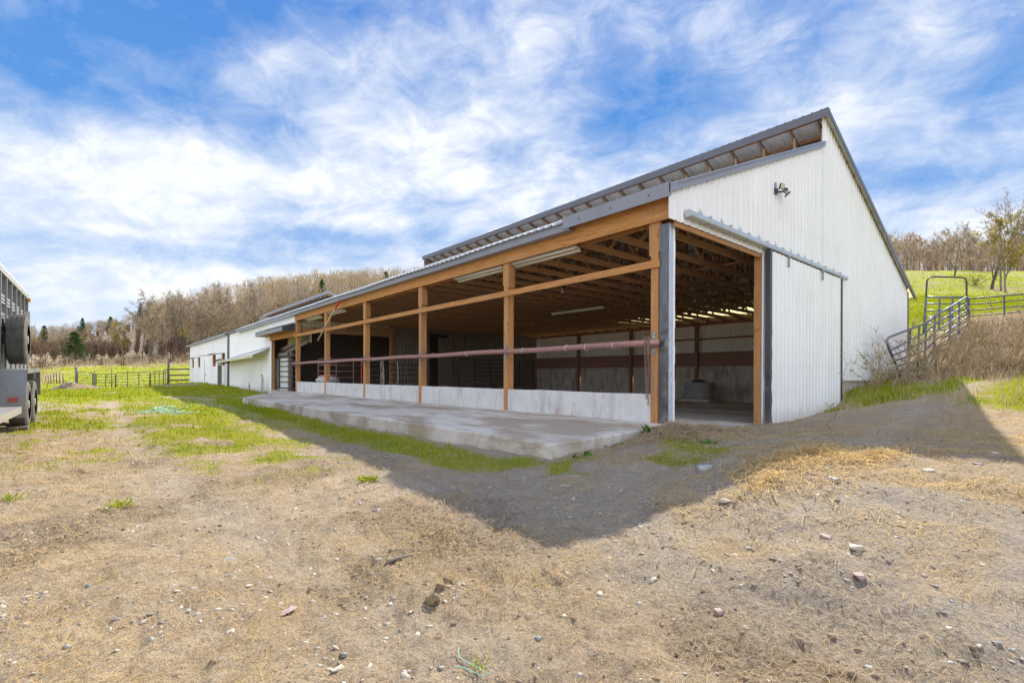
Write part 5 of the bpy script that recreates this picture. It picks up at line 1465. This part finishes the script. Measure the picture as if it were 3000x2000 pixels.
BARE = dict(levels=3, kids=[9, 5, 4], lo=.30, ang=(.45, 1.0), len=(.35, .55), trunk=.72, r=.013, twigs=5, tl=.9, tw=.035)
TALL = dict(levels=3, kids=[8, 4, 4], lo=.45, ang=(.35, .75), len=(.30, .48), trunk=.80, r=.011, twigs=5, tl=.9, tw=.035)
VASE = dict(levels=3, kids=[7, 5, 4], lo=.12, ang=(.25, .55), len=(.55, .85), trunk=.55, r=.016, twigs=5, tl=.9, tw=.035)
BUDS = dict(levels=3, kids=[9, 5, 4], lo=.25, ang=(.4, .95), len=(.35, .55), trunk=.70, r=.014, twigs=4, tl=.8, tw=.03, leaf=2, leafp=.8, ls=.09)

def tree_proto(name, seed, H, style, bark, twig, label, cat, group):
    tb, V, F = grow(seed, H, style)
    root = thing(name, (0, 0, 0), label, cat, group)
    tb.build('trunk', bark, root, smooth=True)
    mesh_np('crown', V, F, twig, root)
    return root
def conifer_proto(seed, H, label, group, sparse=False):
    rnd = random.Random(seed); root = thing('pine_tree', (0, 0, 0), label, 'tree', group)
    mb = MB(); mb.tube([(0, 0, -.3), (0, 0, H * .5), (0, 0, H)], [H * .014, H * .009, .02], 6, False)
    V = []; F = []; n = int(H * 5); 
    for i in range(n):
        q = .06 + .94 * i / n
        if sparse: q = .35 + .65 * i / n
        z = H * q; Lr = H * (.27 if not sparse else .22) * (1 - q) ** .75 + .25
        for k in range(6 if not sparse else 4):
            a = rnd.uniform(0, 6.28); L = Lr * rnd.uniform(.6, 1.15); dr = rnd.uniform(-.18, .22)
            d = Vector((math.cos(a), math.sin(a), dr)).normalized()
            mb.tube([(0, 0, z), tuple(Vector((0, 0, z)) + d * L)], [.03, .01], 3, False)
            for j in range(9):
                c = Vector((0, 0, z)) + d * L * rnd.uniform(.3, 1.05) + Vector((rnd.gauss(0, .09), rnd.gauss(0, .09), rnd.gauss(0, .07))) * L * .8; s = rnd.uniform(.12, .3) * (H / 10) ** .5
                for m in range(3):
                    u = (d * rnd.uniform(.4, 1) + Vector((rnd.gauss(0, .6), rnd.gauss(0, .6), rnd.gauss(0, .5)))).normalized() * s; v = u.cross(Vector((rnd.gauss(0, 1), rnd.gauss(0, 1), rnd.gauss(0, 1)))).normalized() * s * .28
                    k1 = len(V); V += [c - u * .3 - v, c - u * .3 + v, c + u]; F.append((k1, k1 + 1, k1 + 2))
    mb.build('trunk', M['barkdark'], root); mesh_np('crown', np.array([tuple(v) for v in V]), np.array(F), M['needle'], root)
    return root

G1 = 'bare trees of the wood behind the barns'
protos = {
 'a': tree_proto('bare_tree', 1, 14, BARE, M['bark'], M['twig'], 'bare brown spring tree in the wood on the hillside', 'tree', G1),
 'b': tree_proto('bare_tree', 2, 15, TALL, M['bark'], M['twig_red'], 'reddish budding tree in the wood on the hillside', 'tree', G1),
 'c': tree_proto('bare_tree', 3, 15, VASE, M['barkdark'], M['twig_grey'], 'grey many-stemmed bare tree in the wood on the hillside', 'tree', G1),
 'd': tree_proto('bare_tree', 4, 16, TALL, M['barkdark'], M['twig_grey'], 'tall straight grey bare tree in the wood on the hillside', 'tree', G1),
 'e': tree_proto('bare_tree', 5, 11, BUDS, M['bark'], M['bud'], 'yellow budding tree at the edge of the hillside wood', 'tree', 'budding trees of the hillside wood'),
 'f': tree_proto('bare_tree', 6, 13, VASE, M['bark'], M['twig'], 'spreading brown bare tree in the wood on the hillside', 'tree', G1),
 'p': conifer_proto(21, 11, 'dark pine tree on the wooded ridge', 'pines on the ridge'),
 'q': conifer_proto(22, 17, 'tall ragged pine standing above the bare wood', 'pines on the ridge', True)}
used = set()
def place(key, x, y, sc, label=None, group=None, sz=1.0):
    src = protos[key]
    if key not in used: o = src; used.add(key)
    else:
        o = copy_tree(src)
        o['label'] = BASE[key][0]; o['group'] = BASE[key][1]
    o.location = (x, y, gz1(x, y) - .2); o.scale = (sc, sc, sc * sz); o.rotation_euler = (0, 0, random.uniform(0, 6.28))
    if label: o['label'] = label
    if group: o['group'] = group
    elif label and 'group' in o: del o['group']
    return o
BASE = {k: (o['label'], o['group']) for k, o in protos.items()}
def at(azdeg, D):
    X = D * math.tan(R(azdeg)); return CAM.x + X * RGT.x + D * FWD.x, CAM.y + X * RGT.y + D * FWD.y
# remarkable single trees
place('p', *at(-42.0, 112), 1.15, 'bushy dark green pine alone in front of the left hillside wood', None, .62)
place('e', *at(-38.6, 128), .95, 'yellow budding tree right of the lone dark pine')
place('d', *at(-36.6, 122), .85, 'tall forked grey tree at the left edge of the wood')
place('c', *at(-33.9, 124), 1.08, 'leafless tree with thick forked limbs in front of the wood')
place('c', *at(-24.3, 122), 1.18, 'broad many-stemmed tree rising behind the far white barn')
place('q', *at(-21.4, 210), .95, 'tall pine poking above the wood behind the far barn')
place('p', *at(-14.6, 235), 1.2, 'dark pine at the ridge just left of the open barn roof')
place('q', *at(-43.9, 235), .55, 'flat-topped pine on the distant left ridge')
place('q', *at(-41.5, 240), .65, 'thin pine with tufted top behind the lone dark pine')
place('p', *at(-39.6, 250), .8); place('q', *at(-37.4, 250), .75)
place('a', *at(45.2, 79), .95, 'full brown-crowned tree behind the leaning tree on the right hilltop')
place('f', *at(46.6, 80), 1.0, 'olive-brown tree cut by the right edge of the photo')
place('c', *at(44.6, 81), 1.0, 'big spreading tree with yellow-green leaves on the right hilltop')
place('c', *at(42.3, 112), .75, 'gnarled dark tree with broken limbs at the right wood edge')
place('e', *at(45.5, 77), 1.2, 'yellow-leaved tree on the far right hilltop')
for az, D, k, sc in ((-36.2, 116, 'a', 1.0), (-35.3, 121, 'd', .98), (-34.6, 126, 'd', 1.02), (-33.0, 118, 'c', .98), (-32.3, 128, 'd', 1.05), (-31.4, 122, 'f', 1.1), (-30.4, 130, 'd', 1.1), (-29.3, 124, 'c', 1.05), (-27.6, 126, 'd', 1.1), (-26.3, 122, 'f', 1.05), (-23.0, 130, 'd', 1.15), (-20.3, 135, 'c', 1.15), (-18.2, 140, 'd', 1.1)):
    place(k, *at(az, D), sc, 'dark bare tree standing forward of the hillside wood', 'front trees of the hillside wood')
# front row and body of the left wood
rk = ['a', 'b', 'c', 'd', 'f', 'a', 'b', 'f']
for i in range(46):
    az = -37.5 + 27 * (i + random.random()) / 46; D = random.uniform(118, 150)
    place('e' if i % 11 == 5 else random.choice(rk), *at(az, D), random.uniform(.75, 1.1))
for i in range(90):
    az = -36.5 + 31 * random.random(); D = random.uniform(150, 205)
    place('e' if i % 9 == 4 else random.choice(rk), *at(az, D), random.uniform(.75, 1.1))
for i in range(16):                        # thinner young growth left of the wood
    az = -46 + 9.5 * (i + random.random()) / 16; D = random.uniform(165, 235)
    place('e' if i % 5 == 2 else random.choice(rk), *at(az, D), random.uniform(.45, .65), 'slender young bare tree on the open slope left of the wood', 'young trees on the left slope')
for i in range(4):
    place('p', *at(-44 + 9 * i / 4 + random.uniform(-.3, .3), random.uniform(240, 270)), random.uniform(.6, .95))
for i in range(46):                        # right wood on the hilltop
    az = 34 + 15 * (i + random.random()) / 46; D = random.uniform(150, 178)
    place(random.choice(['b', 'd', 'a', 'b']), *at(az, D), random.uniform(.72, .92), 'bare brown tree in the dense wood along the right hilltop', 'trees of the right hilltop wood')
# the rest of the wood reads as one mass
def woodland(name, spots, m, hs):
    Vs = []; Fs = []; off = 0
    for (x, y, z, h) in spots:
        nt_ = 150; k = 4
        hh = h * RNG.random(nt_) ** .8; rad = h * .27 * np.sqrt(np.clip(1 - ((hh / h - .62) / .46) ** 2, .02, 1)); a = RNG.uniform(0, 6.28, nt_)
        b = np.stack([x + np.cos(a) * rad * RNG.random(nt_), y + np.sin(a) * rad * RNG.random(nt_), z + hh], 1)
        d = np.stack([RNG.normal(0, .35, nt_), RNG.normal(0, .35, nt_), .6 + RNG.random(nt_)], 1) * RNG.uniform(.8, 1.8, nt_)[:, None]
        w = RNG.uniform(.05, .11, nt_)[:, None] * np.stack([np.cos(a), -np.sin(a), np.zeros(nt_)], 1)
        V = np.stack([b - w, b + w, b + d], 1).reshape(-1, 3)
        st = np.array([[x - .13, y, z - .5], [x + .13, y, z - .5], [x + .03, y, z + h * .8]])
        V = np.concatenate([V, st, st[:, [0, 1, 2]] + np.array([[.13, -.13, 0], [-.13, .13, 0], [0, 0, 0]])]); Vs.append(V); Fs.append(np.arange(len(V)).reshape(-1, 3) + off); off += len(V)
    tag(mesh_np(name, np.concatenate(Vs), np.concatenate(Fs), m), kind='stuff')
def spots(n, a0, a1, d0, d1, h0, h1):
    az = RNG.uniform(a0, a1, n); D = RNG.uniform(d0, d1, n); X = D * np.tan(np.radians(az)); s = CAM.x + X * RGT.x + D * FWD.x; t = CAM.y + X * RGT.y + D * FWD.y
    return list(zip(s, t, ground_z(s, t), RNG.uniform(h0, h1, n)))
woodland('woodland', spots(280, -36.8, -3, 175, 300, 9, 13.5), M['twig'], 0)
woodland('woodland', spots(210, -36.8, -3, 150, 290, 9, 13.5), M['twig_red'], 0)
woodland('woodland', spots(200, -36.8, -3, 160, 290, 9, 14), M['twig_grey'], 0)
woodland('woodland', spots(110, -48, -36, 225, 300, 5, 9), M['twig_grey'], 0)
woodland('woodland', spots(70, -36, -3, 150, 260, 8, 12), M['bud'], 0)
woodland('scrub', spots(150, -48, -34, 135, 240, 2.0, 4.5), M['thicket'], 0)
woodland('scrub', spots(110, -48, -8, 118, 150, 1.6, 3.4), M['thicket'], 0)
woodland('woodland', spots(150, 31, 52, 158, 240, 9, 12.5), M['twig_grey'], 0)
woodland('woodland', spots(150, 31, 52, 158, 240, 9, 12.5), M['twig_red'], 0)
# undergrowth along the wood's edge and on the bank
def bush(x, y, h, n, m, label, group, seed, spread=.7):
    rnd = random.Random(seed); mb = MB(); V = []; F = []
    for i in range(n):
        a = rnd.uniform(0, 6.28); d = Vector((math.cos(a) * spread * rnd.random(), math.sin(a) * spread * rnd.random(), 1)).normalized(); L = h * rnd.uniform(.6, 1.1)
        p = Vector((rnd.gauss(0, .08), rnd.gauss(0, .08), 0)) * h; pts = [p]
        for j in range(4):
            d = (d + Vector((rnd.gauss(0, .2), rnd.gauss(0, .2), rnd.gauss(-.03, .12)))).normalized(); p = p + d * L / 4; pts.append(p)
            if j > 0:
                for q in range(3):
                    e = (d + Vector((rnd.gauss(0, .7), rnd.gauss(0, .7), rnd.gauss(0, .5)))).normalized() * L * rnd.uniform(.12, .3); mb.tube([p, p + e * .5 + Vector((0, 0, .02)), p + e], [.006 * h, .004 * h, .002 * h], 3, False)
                    if m:
                        for z in range(2):
                            c = p + e * rnd.random(); s = .022 * h ** .5 * rnd.uniform(.7, 1.4); u = Vector((rnd.gauss(0, 1), rnd.gauss(0, 1), rnd.gauss(0, 1))).normalized() * s; v = u.orthogonal().normalized() * s * .8; k1 = len(V); V += [c - u, c + v, c + u]; F.append((k1, k1 + 1, k1 + 2))
        mb.tube(pts, [.009 * h, .008 * h, .007 * h, .005 * h, .003 * h], 4, False)
    root = thing('shrub', gp(x, y, -.05), label, 'shrub', group); mb.build('stems', M['weed'] if h < 2.3 else M['thicket'], root)
    if V: mesh_np('leaves', np.array([tuple(v) for v in V]), np.array(F), M[m], root)
    return root
bush(9.6, -.75, 1.35, 12, 'leaf', 'small shrub with green leaves against the white gable wall', None, 1, .9)
bush(10.9, -1.1, 1.45, 16, None, 'bare tangled shrub at the foot of the curved chute panel', 'bare shrubs below the chute', 2, 1.0)
bush(12.4, -1.6, 1.9, 22, None, 'thick bare shrub in front of the first chute panel', 'bare shrubs below the chute', 3, 1.1)
bush(13.9, -2.1, 2.0, 24, None, 'bare shrub at the top of the shadow below the climbing panel', 'bare shrubs below the chute', 4, 1.1)
bush(11.6, -.6, 1.6, 6, None, 'tall thin bare shrub touching the white gable wall', 'bare shrubs below the chute', 5, .7)
bush(13.6, -4.4, 1.7, 20, None, 'grey brush on the right of the bank at the photo edge', 'bare shrubs below the chute', 6, 1.2)
bush(15.2, -2.9, 2.1, 24, None, 'brown bramble in the middle of the weedy bank', 'bare shrubs below the chute', 8, 1.3)
bush(17.2, -3.4, 1.7, 20, None, 'bramble below the pasture gate', 'bare shrubs below the chute', 9, 1.3)
bush(*at(-32.2, 100), 3.2, 22, 'lime', 'bright lime-green bush behind the left end of the far barn', None, 7, .9)
bush(*at(-44.5, 84), 3.4, 26, None, 'dead brown thicket right of the trailer', 'brown thickets before the wood', 10, 1.3)
for i in range(12):
    bush(*at(-44 + 1.25 * i + random.uniform(-.4, .4), random.uniform(94, 112)), random.uniform(2.6, 4.2), 30, 'lime' if i in (4, 9) else None, 'low brown thicket at the foot of the left wood' if i not in (4, 9) else 'thicket with first green leaves at the foot of the left wood', 'brown thickets before the wood' if i not in (4, 9) else 'greening thickets before the wood', 20 + i, 1.4)
bush(*at(43.6, 86), 2.6, 26, 'lime', 'low yellow-green bushes under the big tree on the right hilltop', None, 15, 1.5)
for k, o in protos.items():
    if k not in used: bpy.data.objects.remove(o)

# ------------------------------------------------------------------ sky
w = bpy.data.worlds.new('World'); scene.world = w; w.use_nodes = True
nt = w.node_tree; L = nt.links; bg = nt.nodes['Background']
sky = N(nt, 'ShaderNodeTexSky'); sky.sky_type = 'NISHITA'; sky.sun_disc = False
sky.sun_elevation = math.asin(SUN.z); sky.sun_rotation = math.atan2(SUN.x, SUN.y)
sky.air_density = 1.0; sky.dust_density = .2; sky.ozone_density = 2.0
tc = N(nt, 'ShaderNodeTexCoord').outputs['Generated']
def vmath(op, a, b=None):
    n = N(nt, 'ShaderNodeVectorMath', operation=op)
    for s_, v in zip(n.inputs, (a, b)):
        if v is None: continue
        if isinstance(v, tuple): s_.default_value = v
        else: L.new(v, s_)
    return n.outputs['Value'] if op in ('DOT_PRODUCT', 'LENGTH') else n.outputs[0]
def m2(op, a, b=0.0, c=None, clamp=False):
    n = N(nt, 'ShaderNodeMath', operation=op); n.use_clamp = clamp
    for s_, v in zip(n.inputs, (a, b, c)):
        if v is None: continue
        if isinstance(v, (int, float)): s_.default_value = v
        else: L.new(v, s_)
    return n.outputs[0]
cx = vmath('DOT_PRODUCT', tc, tuple(RGT)); cy = vmath('DOT_PRODUCT', tc, tuple(FWD)); cz = vmath('DOT_PRODUCT', tc, (0, 0, 1))
azn = m2('ARCTAN2', cx, cy)                      # azimuth from the view axis, radians
eln = m2('ARCSINE', cz)                          # elevation
# cloud-layer coordinates: where the line of sight meets a level layer
den = m2('ADD', m2('MAXIMUM', cz, 0.0), .22)
comb = N(nt, 'ShaderNodeCombineXYZ'); L.new(m2('DIVIDE', cx, den), comb.inputs[0]); L.new(m2('DIVIDE', cy, den), comb.inputs[1])
lay = comb.outputs[0]
big = noise_at(nt, lay, 1.1, 7, .58, (1.0, 1.5, 1.0), .5)
rotl = N(nt, 'ShaderNodeVectorRotate', rotation_type='Z_AXIS'); rotl.inputs['Angle'].default_value = R(28); L.new(lay, rotl.inputs['Vector'])
wisp = noise_at(nt, rotl.outputs[0], 3.4, 9, .68, (.7, 1.8, 1.0), 1.2)
ae = N(nt, 'ShaderNodeCombineXYZ'); L.new(azn, ae.inputs[0]); L.new(eln, ae.inputs[1])
puff = noise_at(nt, ae.outputs[0], 8, 9, .62, (1, 1.7, 1), .6)
# cloud banks (azimuth deg, elevation deg, half widths, rotation deg, weight); negative weights open blue gaps
BANKS = [(-20, 20.5, 24, 5.0, 6, .58), (-38, 20.5, 6, 2.6, 5, .62), (-27, 30, 6, 2.6, 25, .58), (-18, 31, 9, 3, 15, .20), (-5, 26.5, 15, 4.0, 18, .38), (1, 35.5, 9, 2.6, 12, .42), (-42, 16, 12, 3.4, 0, .50), (-30, 8, 26, 4, 0, .55), (-10, 12, 18, 2, 6, .45),
         (-38.4, 12.9, 3.5, .5, 1, .5), (-14, 16.8, 8, 1.2, 6, .40), (5, 20, 12, 5, 0, .36), (33, 24, 16, 4, 18, .45), (40, 30, 14, 3, 15, .25), (43, 13, 12, 4.5, 0, .5), (24, 18, 10, 6, 0, .35), (22, 34, 8, 3, 0, .20),
         (-34, 28.5, 7, 4.5, 15, -.45), (-43, 26, 6, 5, 0, -.35), (-20, 36, 10, 3, 10, -.25), (-30, 36, 10, 4, 0, -.40), (15, 29, 8, 3.5, 15, -.35), (8, 37, 7, 3, 0, -.15), (-22, 15, 9, 1.1, 3, -.5), (-33, 11.6, 9, 1.0, 2, -.35), (-2, 15.5, 6, 1.3, 8, -.35), (40, 17.3, 8, 1.3, -8, -.45), (-43, 18.8, 3, 2, 0, -.20)]
acc = None
for (a, e, wa, we, rot, wt) in BANKS:
    da = m2('SUBTRACT', azn, R(a)); de = m2('SUBTRACT', eln, R(e)); c, s_ = math.cos(R(rot)), math.sin(R(rot))
    u = m2('DIVIDE', m2('ADD', m2('MULTIPLY', da, c), m2('MULTIPLY', de, s_)), R(wa)); v = m2('DIVIDE', m2('SUBTRACT', m2('MULTIPLY', de, c), m2('MULTIPLY', da, s_)), R(we))
    q = m2('EXPONENT', m2('MULTIPLY', m2('ADD', m2('MULTIPLY', u, u), m2('MULTIPLY', v, v)), -1.0)); q = m2('MULTIPLY', q, wt)
    acc = q if acc is None else m2('ADD', acc, q)
front = m2('GREATER_THAN', cy, 0.0)
back = m2('SUBTRACT', 1.0, front)
acc = m2('ADD', m2('MULTIPLY', acc, front), m2('MULTIPLY', back, .30))
dn = m2('ADD', m2('ADD', m2('MULTIPLY', big, .60), m2('MULTIPLY', wisp, .28)), m2('MULTIPLY', puff, .52))   # about .7 on average
cov = m2('ADD', m2('MULTIPLY', m2('SUBTRACT', dn, .70), 1.5), m2('MULTIPLY', acc, .52))
mask = ramp(nt, m2('ADD', cov, .40), [(.14, (0, 0, 0)), (.38, (.20, .20, .20)), (.60, (.52, .52, .52)), (.80, (.84, .84, .84)), (1.0, (1, 1, 1))])
shade = ramp(nt, m2('ADD', m2('MULTIPLY', puff, .6), m2('MULTIPLY', big, .4)), [(.36, (.80, .84, .91)), (.56, (1.0, 1.0, 1.0))])
# unseen clouds behind the viewpoint, added and brightened to fill the shaded walls
SKY_STR = .13; CLOUD = .70 / SKY_STR
gain = m2('ADD', CLOUD, m2('MULTIPLY', m2('MAXIMUM', m2('MULTIPLY', cy, -1.0), 0.0), CLOUD * 2.7))
gv = N(nt, 'ShaderNodeCombineXYZ'); [L.new(gain, gv.inputs[i]) for i in range(3)]
cloudc = mixc(nt, 1.0, shade, gv.outputs[0], 'MULTIPLY')
# clear air: the model's own colours, held back near the sun
skyc = mixc(nt, 1.0, sky.outputs[0], (.62, .86, 1.12), 'MULTIPLY')
hz = ramp(nt, cz, [(.0, (.40 / SKY_STR / 10, .50 / SKY_STR / 10, .62 / SKY_STR / 10)), (.30, (.080 / SKY_STR / 10, .225 / SKY_STR / 10, .50 / SKY_STR / 10)), (.62, (.058 / SKY_STR / 10, .170 / SKY_STR / 10, .45 / SKY_STR / 10))])
hzs = mixc(nt, 1.0, hz, (10.0, 10.0, 10.0), 'MULTIPLY')
skyd = mixc(nt, 1.0, skyc, hzs, 'DARKEN')
L.new(mixc(nt, mask, skyd, cloudc), bg.inputs['Color']); bg.inputs['Strength'].default_value = SKY_STR

# ------------------------------------------------------------------ sun
ld = bpy.data.lights.new('sun', 'SUN'); ld.energy = 5.0; ld.angle = R(.5); ld.color = (1.0, .92, .77)
lo = bpy.data.objects.new('sun', ld); COL.objects.link(lo)
lo.rotation_euler = (-SUN).to_track_quat('-Z', 'Y').to_euler(); lo.location = SUN * 100

# ------------------------------------------------------------------ camera
cd = bpy.data.cameras.new('camera'); co_ = bpy.data.objects.new('camera', cd); COL.objects.link(co_)
cd.sensor_width = 36; cd.sensor_fit = 'HORIZONTAL'; cd.lens = 36 * 1422.975 / 3000; cd.shift_y = (1101.116 - 1000) / 3000
cd.clip_start = .05; cd.clip_end = 3000
co_.location = CAM
co_.matrix_world = Matrix.Translation(CAM) @ Matrix.Rotation(-YAW, 4, 'Z') @ Matrix.Rotation(R(90), 4, 'X') @ Matrix.Rotation(.00376, 4, 'Z')
scene.camera = co_
scene.view_settings.view_transform = 'Standard'; scene.view_settings.look = 'None'
scene.view_settings.exposure = .72; scene.view_settings.gamma = 1.0
scene.render.engine = 'CYCLES'
scene.cycles.use_denoising = True
scene.cycles.denoiser = 'OPENIMAGEDENOISE'; scene.cycles.denoising_input_passes = 'RGB_ALBEDO_NORMAL'; scene.cycles.denoising_prefilter = 'NONE'
w.cycles.sampling_method = 'MANUAL'; w.cycles.sample_map_resolution = 1024
scene.cycles.max_bounces = 12; scene.cycles.diffuse_bounces = 9; scene.cycles.transparent_max_bounces = 8
scene.cycles.caustics_reflective = False; scene.cycles.caustics_refractive = False
